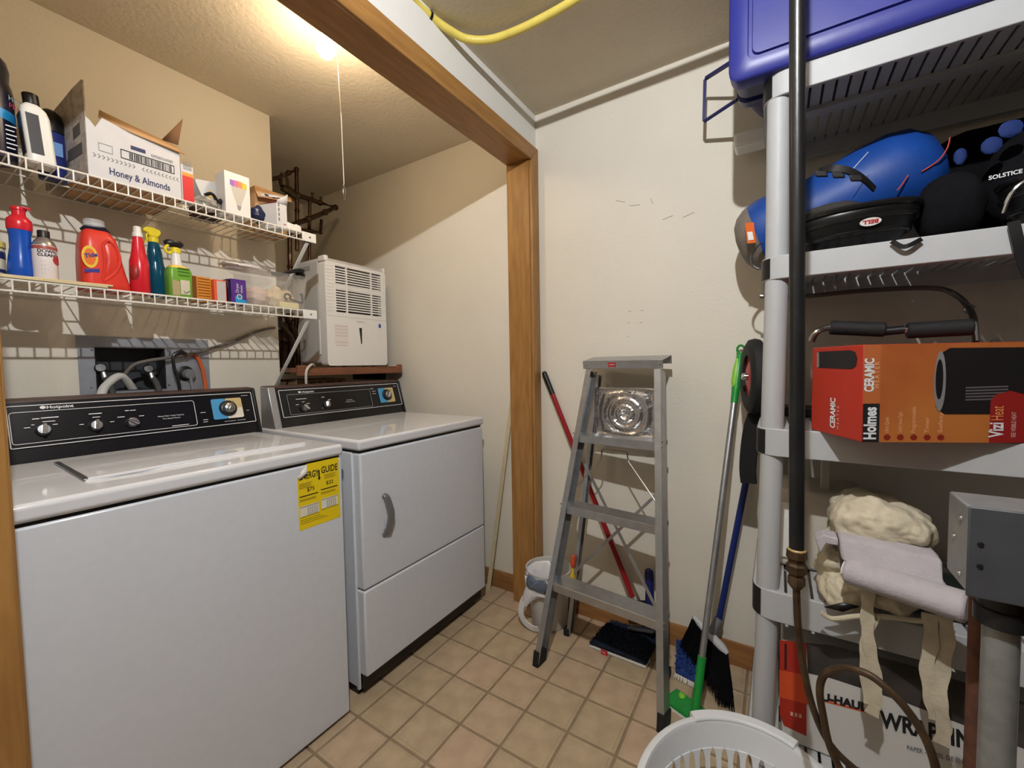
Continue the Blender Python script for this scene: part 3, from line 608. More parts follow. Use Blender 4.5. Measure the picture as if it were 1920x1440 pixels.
# --- navy-capped bottle behind it
p = PY(98, 300, 1.90)
nb = thing('dark_blue_bottle', 'dark blue bottle with rounded black cap beside the white bottle', 'bottle', (p.x, 1.90, ZU))
hh = PY(92, 206, 1.90).z-ZU
MB().lathe([(.030, 0), (.032, .004), (.032, hh*.62), (.030, hh*.66), (.0001, hh*.665)], (p.x, 1.90, ZU), 26).build('bottle_body', mat('deep_blue_plastic', (34, 46, 110), .3), nb)
MB().lathe([(.0315, hh*.667), (.0315, hh*.82), (.026, hh*.93), (.012, hh*.99), (.0001, hh)], (p.x, 1.90, ZU), 26).build('cap', M_BLACK, nb)
decal('label_patch', C((96, 140, 196)), nb, [(p.x-.006, ZU+.07), (p.x+.018, ZU+.07), (p.x+.018, ZU+.11), (p.x-.006, ZU+.11)], 1.90-.0318)
# --- opened cereal carton
M_CARTW = mat('carton_white', (206, 206, 208), .65, var=.02, vs=20); M_CARTIN = mat('carton_kraft', (196, 156, 112), .75, var=.04, vs=20); M_CARTG = mat('carton_printed_side', (150, 142, 136), .7, c2=(176, 168, 160), vs=45, lo=.4, hi=.6)
yq = 1.762; A, B = PY(166, 322, yq), PY(340, 367, yq); x0, x1 = A.x, B.x; zb = ZU+.0005
zl = PY(160, 218, yq).z; zr = PY(331, 283, yq).z; zf = PY(155, 147, yq).z
ybk = min(PX(100, 290, x0).y, YA-.03)
cbx = thing('snack_carton', 'torn-open white carton printed Honey & Almonds on the upper shelf', 'carton', ((x0+x1)/2, yq+.1, zb))
wdt = x1-x0
front = [(x0, zb), (x1, zb), (x1, zr), (x0+wdt*.6, zr+.006), (x0+wdt*.30, zr+.014), (x0+wdt*.16, zr+.022), (x0+wdt*.09, zl-.022), (x0+wdt*.04, zl-.006), (x0, zl)]
MB().prism(front, (0, yq+.003, 0), (1,0,0), (0,0,1), (0, -.003, 0)).build('front_panel', M_CARTW, cbx)
sd = [(yq+.0035, zb), (ybk, zb), (ybk, zf-.075), (yq+(ybk-yq)*.75, zf-.055), (yq+(ybk-yq)*.45, zf-.03), (yq+(ybk-yq)*.25, zf-.012), (yq+.012, zf), (yq+.0035, zf-.002)]
flr = lambda y: -.045*(y-yq)/(ybk-yq)
sp_ = MB().loft([[(x0+d+flr(y), y, z) for y, z in sd] for d in (0, .003)]).build('side_panel', M_CARTG, cbx)
dg = C((84, 80, 80), .7)
for (ya, za, yb, zb2) in ((.1, .02, .42, .045), (.12, .08, .28, .105), (.4, .0, .5, .012)):
    D = ybk-yq
    pp = [(yq+D*ya, zb+.05+za), (yq+D*yb, zb+.04+za), (yq+D*yb, zb+.05+zb2), (yq+D*ya, zb+.06+zb2)]
    MB().loft([[(x0+d+flr(y), y, z) for y, z in pp] for d in (-.0006, -.0001)]).build('side_print', dg, sp_)
MB().prism([(yq+.0035, zb), (ybk, zb), (ybk, zr+.04), (yq+.0035, zr)], (x1-.003, 0, 0), (0,1,0), (0,0,1), (.003, 0, 0)).build('side_panel', M_CARTW, cbx)
MB().prism([(x0, zb), (x1, zb), (x1, zr+.05), (x0, zr+.06)], (0, ybk, 0), (1,0,0), (0,0,1), (0, -.003, 0)).build('rear_panel', M_CARTIN, cbx)
MB().prism([(x0, zb), (x1, zb), (x1, zb+.0005+.002), (x0, zb+.0025)], (0, yq+.003, 0), (1,0,0), (0,0,1), (0, ybk-yq-.006, 0)).build('base_panel', M_CARTIN, cbx)
MB().add([(x0+wdt*.13, yq+.006, zr+.022), (x0+wdt*.45, yq-.004, zr+.006), (x1+.012, yq-.012, zr-.008), (x1-wdt*.02, yq+.012, zr+.020), (x0+wdt*.5, yq+.018, zr+.038), (x0+wdt*.16, yq+.022, zr+.052)], [(0, 1, 4, 5), (1, 2, 3, 4)]).build('torn_flap', M_CARTIN, cbx, solid=.0025)
MB().add([PY(303, 262, yq+.07), PY(343, 222, yq+.08), PY(334, 272, yq+.07)], [(0, 1, 2)]).build('corner_flap', mat('carton_flap_grey', (150, 120, 96), .75), cbx, solid=.0025)
lettering('Honey & Almonds', .030, (x0+wdt*.20, yq, zb+.022), U, (0,0,1), mat('navy_print', (44, 52, 92), .6), cbx, bold=.0006, width=wdt*.66)
for k in range(10):
    for sgn, xs in ((1, x0+wdt*.05), (-1, x0+wdt*.57)):
        u = xs+k*wdt*.044; z = zb+.068
        t = MB()
        for dz in (-1, 1): t.prism([(u, z+dz*.006), (u+.003, z+dz*.006), (u+.003+sgn*.005, z), (u+sgn*.005, z)], (0, yq, 0), (1,0,0), (0,0,1), (0, -.0005, 0))
        t.build('chevron_print', mat('grey_print', (0,0,0)), cbx)
bc = MB().frame([(x0+wdt*.33, zb+.083), (x0+wdt*.93, zb+.083), (x0+wdt*.93, zb+.112), (x0+wdt*.33, zb+.112)], [(x0+wdt*.338, zb+.086), (x0+wdt*.922, zb+.086), (x0+wdt*.922, zb+.109), (x0+wdt*.338, zb+.109)], (0, yq, 0), (1,0,0), (0,0,1), (0, -.0006, 0)).build('barcode_frame', M_BLACKPRINT, cbx)
bb = MB(); u = x0+wdt*.42
while u < x0+wdt*.9:
    d_ = random.choice((.0012, .002, .003)); bb.box(u, yq-.0006, zb+.087, u+d_, yq, zb+.108); u += d_+random.choice((.001, .0018, .003))
bb.build('barcode_lines', M_BLACKPRINT, bc)['kind'] = 'stuff'
MB().frame([(x0+wdt*.11, zb+.085), (x0+wdt*.25, zb+.085), (x0+wdt*.25, zb+.11), (x0+wdt*.11, zb+.11)], [(x0+wdt*.115, zb+.087), (x0+wdt*.245, zb+.087), (x0+wdt*.245, zb+.108), (x0+wdt*.115, zb+.108)], (0, yq, 0), (1,0,0), (0,0,1), (0, -.0006, 0)).build('print_box', mat('grey_print', (0,0,0)), cbx)
decal('print_patch', mat('navy_print', (0,0,0)), cbx, [(x0+wdt*.44, zb+.121), (x0+wdt*.6, zb+.121), (x0+wdt*.6, zb+.133), (x0+wdt*.44, zb+.133)], yq)
lettering('ALMONDS & HONEY', .013, (x0+wdt*.66, yq, zb+.118), U, (0,0,1), M_BLACKPRINT, cbx, width=wdt*.26)
# --- red and white slim box
def carton(name, label, cat, x0, x1, y0, y1, z0, z1, m, bev=.0012):
    t = thing(name, label, cat, ((x0+x1)/2, (y0+y1)/2, z0))
    box('carton_body', m, t, x0, y0, z0, x1, y1, z1, bev); return t
rx0, rx1 = PY(341, 350, 1.765).x, PY(364, 350, 1.765).x; rz = PY(350, 310, 1.765).z
rb = carton('red_white_box', 'slim upright red and white box right of the Honey & Almonds carton', 'box', rx0, rx1, 1.766, 1.80, ZU, rz, M_CARTW)
decal('red_panel', C((208, 48, 50)), rb, [(rx0+.003, ZU+.002), (rx1-.001, ZU+.002), (rx1-.001, ZU+.092), (rx0+.003, ZU+.092)], 1.766)
decal('orange_band', C((232, 150, 60)), rb, [(rx0+.003, ZU+.092), (rx1-.001, ZU+.092), (rx1-.001, ZU+.104), (rx0+.003, ZU+.104)], 1.766)
for k in range(5): decal('print_line', mat('grey_print', (0,0,0)), rb, [(rx0+.007, ZU+.115+k*.006), (rx1-.005, ZU+.115+k*.006), (rx1-.005, ZU+.118+k*.006), (rx0+.007, ZU+.118+k*.006)], 1.766)
# --- white flap box with yellow triangle
e0, e1 = PY(366, 335, 1.86), PY(406, 365, 1.86)
eb = thing('white_yellow_box', 'white box with a yellow triangle print behind the slim red box', 'box', ((e0.x+e1.x)/2, 1.89, ZU))
MB().prism([(e0.x, ZU+.12), (e0.x+.02, ZU+.07), (e1.x+.005, ZU+.068), (e1.x+.01, PY(406, 342, 1.86).z), (e0.x, e0.z)], (0, 1.86, 0), (1,0,0), (0,0,1), (0, .06, 0)).build('carton_body', M_CARTW, eb)
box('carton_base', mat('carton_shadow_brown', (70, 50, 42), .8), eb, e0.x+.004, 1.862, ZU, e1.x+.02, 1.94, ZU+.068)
decal('yellow_triangle', C((232, 196, 90)), eb, [(e0.x+.025, ZU+.078), (e1.x-.005, ZU+.075), (e0.x+.05, ZU+.105)], 1.86)
# --- tangled clear and black bag
def blob(name, m, parent, c, rx, ry, rz, seed=0, amp=.25, n=24, mm=14, **k):
    rd = random.Random(seed); ph = [rd.uniform(0, 6.28) for _ in range(9)]
    mb = MB(); mb.ball((0, 0, 0), 1, n=n, m=mm); c = Vector(c)
    for p in mb.v:
        f = 1+amp*(.5*math.sin(5*p.x+ph[0])*math.sin(4*p.y+ph[1])+.4*math.sin(9*p.z+ph[2]+3*p.x)+.35*math.sin(11*p.y+ph[3])*math.sin(10*p.x+ph[4]))
        p.x *= rx*f; p.y *= ry*f; p.z *= rz*f
    for p in mb.v: p += c
    return mb.build(name, m, parent, **k)
M_CLEARBAG = mat('clear_bag', (150, 146, 138), .25, var=.2, vs=40, bump=.6, bs=60)
q = PY(393, 400, 1.80)
kb = thing('crumpled_bag', 'crumpled grey plastic bag with black cable behind the shelf lip', 'bag', (q.x, 1.80, ZU))
blob('bag_film', M_CLEARBAG, kb, (q.x-.008, 1.80, ZU+.026), .045, .028, .026, 3)
MB().tube(spline([(q.x-.02, 1.785, ZU+.05), (q.x+.0, 1.775, ZU+.06), (q.x+.02, 1.78, ZU+.04), (q.x+.035, 1.79, ZU+.05), (q.x+.03, 1.8, ZU+.02)], 6), .006, 8).build('cable', M_BLACK, kb)
# --- smart bulb box
ya = 1.768; a, b, c = PY(420, 318, ya), PY(468, 334, ya), PY(470, 410, ya); yb_ = min(PX(405, 325, a.x).y, 1.93)
bbx = carton('light_bulb_box', 'white box with a coloured light bulb picture on the upper shelf', 'box', a.x, (b.x+c.x)/2, ya, ya+.075, ZU, (a.z+b.z)/2, mat('box_white', (224, 222, 220), .5))
bw = (b.x+c.x)/2-a.x; bz = (a.z+b.z)/2-ZU; mx = a.x+bw*.53
def bpoly(name, m, pts, d): return MB().prism([(mx+bw*u, ZU+bz*v) for u, v in pts], (0, ya, 0), (1,0,0), (0,0,1), (0, -d, 0)).build(name, m, bbx)
bpoly('bulb_picture', C((196, 190, 180)), [(-.30, .72), (-.27, .60), (-.20, .46), (-.11, .32), (-.09, .26), (.10, .26), (.12, .34), (.22, .48), (.30, .62), (.32, .74), (.30, .80), (-.28, .82)], .0005)
bpoly('bulb_picture_base', C((150, 148, 146)), [(-.085, .26), (-.06, .17), (.0, .14), (.06, .17), (.09, .26)], .0005)
for (u0, u1, cc) in ((-.33, -.17, (150, 110, 190)), (-.17, -.01, (210, 110, 160)), (-.01, .15, (226, 140, 90)), (.15, .34, (226, 190, 70))):
    bpoly('bulb_picture_glow', C(cc), [(u0, .70), (u1, .67), (u1, .83-.04*abs(u1)), (u0, .84-.06*abs(u0))], .0008)
# --- brown parcel, navy bag, pill box, white clip
y_ = 1.86; a, b = PY(482, 345, y_), PY(552, 368, y_)
pc = thing('brown_parcel', 'small brown parcel with a barcode strip at the right of the upper shelf', 'parcel', ((a.x+b.x)/2, 1.9, ZU))
MB().prism([(a.x-.004, ZU), (b.x-.03, ZU), (b.x-.03, b.z-.004), (a.x, a.z)], (0, y_+.02, 0), (1,0,0), (0,0,1), (0, .1, 0)).build('carton_body', M_CARTIN, pc)
MB().add([(a.x-.004, y_-.01, a.z-.055), (b.x-.02, y_-.012, b.z-.035), (b.x, y_+.03, b.z), (a.x, y_+.03, a.z)], [(0, 1, 2, 3)]).build('top_flap', M_CARTIN, pc, solid=.003)
MB().add([(a.x+.01, y_-.0095, a.z-.048), (b.x-.05, y_-.0115, b.z-.028), (b.x-.046, y_+.004, b.z-.012), (a.x+.014, y_+.006, a.z-.03)], [(0, 1, 2, 3)]).build('label_strip', M_CARTW, pc, solid=.0008)
for k in range(3): MB().obox((a.x+.035+k*.03, y_-.006, a.z-.036-k*.0015), (.008, 0, 0), (0, .003, .004), (0, .0, .0)).build('label_print', M_BLACKPRINT, pc, solid=.001)
q = PY(484, 398, 1.785)
nv = blob('navy_pouch', mat('navy_pouch', (30, 40, 72), .35, bump=.3, bs=60), None, (q.x, 1.79, ZU+.035), .026, .022, .034, 5, .2); tag(nv, 'small navy plastic pouch between the bulb box and the pill box', 'pouch')
y_ = 1.775; a, b, c = PY(520, 372, y_), PY(541, 366, y_), PY(537, 419, y_)
px0, px1 = PY(519, 400, y_).x, PY(538, 400, y_).x
pb_ = thing('pill_box', 'open white medicine box with a red edge near the shelf end', 'box', ((px0+px1)/2, 1.82, ZU))
lft = PY(490, 395, 1.86)
MB().prism([(px0, y_), (px1, y_), (px1-.005, y_+.08), (px0-.03, y_+.085)], (0, 0, ZU), (1,0,0), (0,1,0), (0, 0, a.z-.018-ZU)).build('carton_body', M_CARTW, pb_, bevel=.001)
MB().add([(px0-.0005, y_-.0005, a.z-.018), (px1+.002, y_-.0005, a.z-.018), (px1+.004, y_-.004, b.z), (px0+.004, y_-.003, a.z-.006)], [(0, 1, 2, 3)]).build('end_flap', M_CARTW, pb_, solid=.001)
MB().add([(px0-.003, y_+.002, a.z-.0165), (px1, y_+.002, a.z-.0165), (px1-.006, y_+.078, a.z-.0165), (px0-.03, y_+.084, a.z-.0165)], [(0, 1, 2, 3)]).build('red_top', C((150, 36, 44)), pb_, solid=.0012)
for k in range(4): decal('print_line', mat('grey_print', (0,0,0)), pb_, [(px0+.006, ZU+.03+k*.02), (px0+.012, ZU+.03+k*.02), (px0+.012, ZU+.044+k*.02), (px0+.006, ZU+.044+k*.02)], y_)
decal('red_cross', C((190, 70, 80)), pb_, [(px1-.016, ZU+.018), (px1-.006, ZU+.018), (px1-.006, ZU+.022), (px1-.016, ZU+.022)], y_)
a = PY(540, 425, 1.765); b = PY(565, 416, 1.765)
ck = MB().prism([(a.x, ZU), (b.x+.004, ZU), (b.x, ZU+.030), (b.x-.02, ZU+.034), (b.x-.03, ZU+.030), (a.x, ZU+.034)], (0, 1.768, 0), (1,0,0), (0,0,1), (0, .03, 0)).build('white_plastic_cover', M_WHITEPL, None, bevel=.003)
tag(ck, 'small white plastic cover at the right end of the upper shelf', 'cover')

# ---------------- lower shelf
M_BOARD = mat('cream_board', (214, 200, 160), .6, c2=(196, 180, 140), vs=8, stretch=(1, 8, 8))
tag(MB().obox((.265, 1.757, ZL+.004), (.165, 0, 0), (0, .018, 0), (0, 0, .0035)).build('paint_stick', M_BOARD, None, bevel=.001), 'yellowed wooden paint stick lying along the front edge of the lower shelf', 'paint stick', 'yellowed paint sticks under the bottles')
tag(MB().obox((.31, 1.775, ZL+.0105), (.135, -.012, 0), (.001, .016, 0), (0, 0, .0025)).build('paint_stick', M_BOARD, None, bevel=.001), 'upper yellowed paint stick under the blue bottle and aerosol can', 'paint stick', 'yellowed paint sticks under the bottles')
ZL2 = ZL
# tub at the left edge
q = PY(2, 520, 1.83)
tb = thing('cleanser_tub', 'white and yellow cleanser tub at the left end of the lower shelf', 'tub', (q.x-.028, 1.84, ZL))
hz = PY(5, 455, 1.84).z-ZL
MB().lathe([(.038, .014), (.040, .016), (.040, hz*.8), (.036, hz*.82), (.0001, hz*.825)], (q.x-.028, 1.84, ZL), 28).build('tub_body', C((220, 216, 190)), tb)
MB().lathe([(.041, hz*.83), (.042, hz*.84), (.042, hz*.98), (.038, hz), (.0001, hz)], (q.x-.028, 1.84, ZL), 28).build('lid', C((222, 206, 110)), tb)
MB().lathe([(.0404, hz*.55), (.0406, hz*.56), (.0406, hz*.72), (.0404, hz*.73)], (q.x-.028, 1.84, ZL), 28).build('blue_band', C((40, 46, 100)), tb)
MB().lathe([(.0404, hz*.20), (.0406, hz*.21), (.0406, hz*.28), (.0404, hz*.29)], (q.x-.028, 1.84, ZL), 28).build('blue_band', C((40, 46, 100)), tb)
# blue bottle with red shoulder
y_ = 1.815; t = PY(30, 388, y_); bz = ZL+.014; bx_ = PY(42, 520, y_).x; tx = t.x+.004
bl = thing('blue_red_bottle', 'blue squeeze bottle with a red top on the lower shelf', 'bottle', (bx_, y_, bz))
hh = t.z-bz
def sq(f, rx, ry): return (bx_+(tx-bx_)*f, y_, bz+hh*f, rx, ry)
def ell(mb, secs, n=28): return mb.loft([[(cx+rx*math.cos(2*PI*i/n), cy+ry*math.sin(2*PI*i/n), z) for i in range(n)] for cx, cy, z, rx, ry in secs])
S = [(0, .024, .022), (.03, .0275, .025), (.14, .028, .025), (.28, .025, .022), (.42, .0215, .02), (.58, .0215, .02), (.66, .0235, .021), (.70, .0245, .022)]
ell(MB(), [sq(*s) for s in S]).build('bottle_body', mat('bright_blue_plastic', (22, 78, 178), .22), bl)
M_RED = mat('bright_red_plastic', (206, 34, 48), .25)
tp = ell(MB(), [sq(f, r, r*.9) for f, r in ((.672, .0246), (.70, .0255), (.76, .0258), (.82, .0245), (.865, .017), (.885, .0135), (.95, .0135), (.955, .0155), (.985, .016), (1.0, .015))]).build('red_top', M_RED, bl)
MB().obox((tx+.010, y_-.004, t.z-.002), (.013, -.004, .0), (.003, .011, 0), (0, 0, .0025)).build('flip_lid', M_RED, tp, bevel=.001)
# aerosol cleaner
y_ = 1.80; cx = PY(84, 480, y_).x; r_ = (PY(107, 490, y_).x-PY(58, 490, y_).x)/2; zt = PY(80, 433, y_).z; z0 = ZL+.014; hh = zt-z0
ca = thing('aerosol_can', 'white and silver aerosol cleaner can with a black cap on the lower shelf', 'aerosol can', (cx, y_, z0))
MB().lathe([(r_*.97, 0), (r_, .002), (r_, hh*.66), (r_*.97, hh*.68)], (cx, y_, z0), 32).build('can_body', mat('can_white', (222, 214, 214), .35), ca)
MB().lathe([(r_*.98, hh*.66), (r_*.96, hh*.70), (r_*.80, hh*.78), (r_*.55, hh*.83), (r_*.5, hh*.85), (.0001, hh*.855)], (cx, y_, z0), 32).build('shoulder', mat('can_silver', (170, 168, 164), .3, .8), ca)
MB().lathe([(r_*1.004, hh*.60), (r_*1.008, hh*.605), (r_*1.008, hh*.665), (r_*1.0, hh*.67)], (cx, y_, z0), 32).build('red_band', C((160, 80, 72)), ca)
MB().lathe([(r_*.5, hh*.84), (r_*.5, hh*.985), (r_*.46, hh), (.0001, hh)], (cx, y_, z0), 24).build('cap', M_BLACK, ca)
def wrap(s, size, cx, cy, r, a0, z, m, parent, bold=0):     # lettering wrapped round a can
    mb = text_mb(s, size, (0,0,0), (1,0,0), (0,0,1), 0, bold)
    for p in mb.v:
        a = a0+p.x/r; zz = p.z; p.x, p.y, p.z = cx+math.sin(a)*(r+.0006), cy-math.cos(a)*(r+.0006), z+zz
    return mb.build('lettering', m, parent, flat=True)
wrap('DOWN', .0125, cx, y_, r_, -.75, z0+hh*.53, M_BLACKPRINT, ca, .0004)
wrap('CLEANER', .0115, cx, y_, r_, -.75, z0+hh*.455, M_BLACKPRINT, ca, .0004)
mbx = MB().lathe([(.013, 0), (.013, .0006), (.0001, .0007)], (0, 0, 0), 20, axis=(0, -1, 0))
for p in mbx.v:
    a = .95+p.x/r_; zz, d = p.z, -p.y; p.x, p.y, p.z = cx+math.sin(a)*(r_+.0004+d), y_-math.cos(a)*(r_+.0004+d), z0+hh*.40+zz
mbx.build('red_emblem', C((176, 56, 60)), ca)
for k in range(4): wrap('- - -'[:3+(k % 3)], .01, cx, y_, r_, -.5, z0+hh*(.34-.085*k), mat('grey_print', (0,0,0)), ca)
# red detergent jug
y_ = 1.83; X0_, X1_ = PY(146, 500, y_).x, PY(237, 545, y_).x; zt = PY(180, 435, y_).z; z0 = ZL
M_TIDE = mat('detergent_red', (212, 58, 44), .34, bump=.05, bs=80)
tj = thing('detergent_jug', 'red laundry detergent jug with a clear cap on the lower shelf', 'jug', ((X0_+X1_)/2, y_, z0))
hh = zt-z0; w_ = X1_-X0_; xc = (X0_+X1_)/2
def ts(f, xa, xb, hy, r): return ((X0_+w_*xa+X0_+w_*xb)/2, y_, z0+hh*f, w_*(xb-xa)/2, hy, r)
rbody(MB(), [ts(.0, .02, 1.02, .042, .02), ts(.03, 0, 1.05, .046, .024), ts(.12, 0, 1.03, .047, .024), ts(.30, 0, .95, .047, .024), ts(.5, 0, .885, .046, .024), ts(.75, .02, .83, .044, .024), ts(.88, .05, .78, .04, .022), ts(.95, .09, .72, .034, .02), ts(1.0, .14, .66, .028, .018)], 6).build('jug_body', M_TIDE, tj)
# moulded grip: a raised ring with a sunken eye on the front face
gp_ = [(.62, .82), (.74, .70), (.78, .52), (.70, .34), (.52, .20), (.40, .16), (.44, .36), (.46, .56), (.44, .72), (.52, .82)]
MB().tube(spline([(X0_+w_*u, y_-.046+.003*abs(v-.5), z0+hh*v) for u, v in gp_], 5, True), .0045, 8, closed=True).build('grip_rim', M_TIDE, tj)
MB().loft([[(X0_+w_*(.58+(u-.58)*k), y_-.0455-d, z0+hh*(.5+(v-.5)*k)) for u, v in gp_] for k, d in ((.93, 0), (.8, .0016), (.5, .0045), (.2, .0055))]).build('grip_panel', mat('detergent_red', (0,0,0)), tj)
MB().lathe([(.030, 0), (.031, .003), (.026, .010), (.022, .016), (.0001, .0165)], (X0_+w_*.40, y_, zt), 28, sx=1.15).build('collar', mat('navy_plastic', (0,0,0)), tj)
M_CLEAR = mat('clear_plastic', (226, 228, 230), .1, spec=.5, alpha=.28)
MB().loft([[(X0_+w_*.38+r*math.cos(2*PI*i/26), y_+r*math.sin(2*PI*i/26), zt+z) for i in range(26)] for r, z in ((.0265, .004), (.0255, .033), (.0235, .035), (.0235, .033), (.0245, .006))], cap=False).build('clear_cap', M_CLEAR, tj)
# label on the left front: yellow ring, blue lettering
lc = (X0_+w_*.16, z0+hh*.52)
lab = MB().prism([(lc[0]+.0185*math.cos(2*PI*i/24), lc[1]+.034*math.sin(2*PI*i/24)) for i in range(24)], (0, y_-.0465, 0), (1,0,0), (0,0,1), (0, -.0008, 0)).build('label_ring', C((226, 190, 64)), tj)
MB().prism([(lc[0]+.013*math.cos(2*PI*i/24), lc[1]+.025*math.sin(2*PI*i/24)) for i in range(24)], (0, y_-.0472, 0), (1,0,0), (0,0,1), (0, -.0008, 0)).build('label_core', C((222, 112, 44)), lab)
lettering('Tide', .017, (lc[0]-.012, y_-.0482, lc[1]-.006), (1, 0, .35), (-.1, 0, 1), mat('tide_blue', (40, 52, 140), .5), lab, bold=.0006)
decal('label_band', C((52, 56, 140)), tj, [(X0_+w_*.03, z0+hh*.26), (X0_+w_*.34, z0+hh*.28), (X0_+w_*.34, z0+hh*.34), (X0_+w_*.03, z0+hh*.31)], y_-.0468)
# red spray-neck bottle
y_ = 1.805; cx = PY(262, 520, y_).x; tx = PY(257, 430, y_).x; z0 = ZL; zt = PY(257, 425, y_).z; hh = zt-z0
rbz = thing('red_bottle', 'slender red stain remover bottle with a white nozzle on the lower shelf', 'bottle', (cx, y_, z0))
def sq2(f, rx, ry): return (cx+(tx-cx)*f, y_, z0+hh*f, rx, ry)
ell(MB(), [sq2(*s) for s in ((0, .024, .026), (.03, .026, .03), (.35, .026, .03), (.48, .025, .028), (.56, .021, .022), (.68, .017, .016), (.80, .014, .013), (.84, .0125, .012), (.85, .0001, .0001))]).build('bottle_body', M_RED, rbz)
ell(MB(), [sq2(*s) for s in ((.845, .0135, .0135), (.90, .0135, .0135), (.91, .011, .012), (.99, .010, .0115), (1.0, .008, .009))]).build('nozzle', M_WHITEPL, rbz)
MB().ball((cx-.014, y_-.012, z0+hh*.30), .014, .018, .03).build('label_oval', C((150, 40, 40)), rbz)
# teal spray bottle with yellow head
def sprayer(parent, c, m, m2, dirx=-1, s=1.0, dark=None):
    """trigger head: collar, body, trigger"""
    c = Vector(c)
    MB().lathe([(.0155*s, 0), (.0155*s, .016*s), (.012*s, .019*s), (.0001, .0195*s)], c, 20).build('collar', m, parent)
    hd = MB().prism([(-.013, .019), (.012, .019), (.022, .036), (.020, .047), (.002, .053), (-.020, .052), (-.030, .045), (-.030, .034), (-.017, .031)], c+Vector((0, .010*s, 0)), (dirx*-1*s, 0, 0), (0,0,s), (0, -.020*s, 0)).build('spray_head', m2, parent, bevel=.004, seg=3)
    MB().ribbon(spline([c+Vector((dirx*.012*s, 0, .034*s)), c+Vector((dirx*.021*s, 0, .022*s)), c+Vector((dirx*.020*s, 0, .006*s)), c+Vector((dirx*.027*s, 0, -.006*s))], 5), .012*s, .004*s, side=(0, 1, 0)).build('trigger', m, hd)
y_ = 1.84; cx = PY(297, 520, y_).x; z0 = ZL; zt = PY(288, 455, y_).z
tl = thing('teal_spray_bottle', 'teal spray bottle with a yellow head beside the red bottle', 'spray bottle', (cx, y_, z0))
hh = zt-z0; tx = PY(288, 460, y_).x
def sq3(f, rx, ry): return (cx+(tx-cx)*f, y_, z0+hh*f, rx, ry)
ell(MB(), [sq3(*s) for s in ((0, .024, .022), (.03, .0265, .025), (.38, .0275, .025), (.52, .0265, .024), (.62, .0225, .021), (.70, .0215, .02), (.73, .0225, .021), (.77, .0205, .02), (.80, .0215, .02), (.87, .019, .018), (.95, .0165, .016), (1, .014, .014))]).build('bottle_body', mat('teal_plastic', (8, 72, 96), .12, spec=.6), tl)
sprayer(tl, (tx, y_, zt), C((226, 206, 40)), C((226, 206, 40)), -1, .95)
# green spray bottle
y_ = 1.80; xa, xb = PY(312, 530, y_).x, PY(357, 545, y_).x; zs = PY(335, 505, y_).z; zn = PY(330, 482, y_).z; z0 = ZL; cx = (xa+xb)/2; hx = (xb-xa)/2
gb = thing('green_spray_bottle', 'green spray bottle with a black trigger head on the lower shelf', 'spray bottle', (cx, y_, z0))
rbody(MB(), [(cx, y_, z0, hx*.96, .026, .01), (cx, y_, z0+.004, hx, .029, .012), (cx, y_, zs-.012, hx, .029, .012), (cx-.001, y_, zs, hx*.9, .026, .012)]).build('label_body', mat('leaf_green', (104, 158, 48), .35), gb)
rbody(MB(), [(cx-.001, y_, zs-.001, hx*.86, .025, .012), (cx-.002, y_, zs+.008, hx*.7, .021, .012), (cx-.003, y_, zs+.012, .014, .014, .013)]).build('shoulder', C((222, 190, 70)), gb)
MB().cyl((cx-.003, y_, zs+.011), (cx-.004, y_, zn+.012), .0165, .0135, 20).build('neck', M_WHITEPL, gb)
zq = zn+.0125
MB().lathe([(.0155, 0), (.0155, .016), (.012, .019), (.0001, .0195)], (cx-.004, y_, zq), 20).build('collar', C((226, 206, 40)), gb)
hd = ell(MB(), [(cx-.006, y_, zq+.0195, .014, .010), (cx-.008, y_, zq+.026, .027, .014), (cx-.008, y_, zq+.036, .030, .015), (cx-.008, y_, zq+.043, .022, .012), (cx-.008, y_, zq+.045, .0001, .0001)], 20).build('spray_head', M_BLACK, gb)
MB().tube(spline([(cx-.022, y_-.004, zq+.028), (cx-.034, y_-.006, zq+.014), (cx-.034, y_-.006, zq+.002), (cx-.024, y_-.005, zq-.004), (cx-.018, y_-.004, zq+.002)], 5), .0045, 8).build('trigger', C((226, 206, 40)), hd)
decal('picture_panel', C((206, 196, 178)), gb, [(cx-.004, z0+.012), (cx+hx*.66, z0+.012), (cx+hx*.66, z0+.062), (cx-.004, z0+.062)], y_-.0292)
decal('tan_panel', C((176, 158, 120)), gb, [(cx-hx*.8, z0+.006), (cx-.006, z0+.006), (cx-.006, z0+.055), (cx-hx*.8, z0+.06)], y_-.0291)
for k in range(3): decal('label_line', C((60, 110, 36)), gb, [(cx-hx*.3+k*.002, z0+.1-k*.012), (cx+hx*.7, z0+.1-k*.012), (cx+hx*.7, z0+.104-k*.012), (cx-hx*.3, z0+.104-k*.012)], y_-.0292)
MB().tube(spline([(cx+.004, y_-.0302, z0+.024), (cx+.010, y_-.0302, z0+.017), (cx+.022, y_-.0302, z0+.026)], 4), .001, 5).build('tick_print', M_BLACKPRINT, gb)
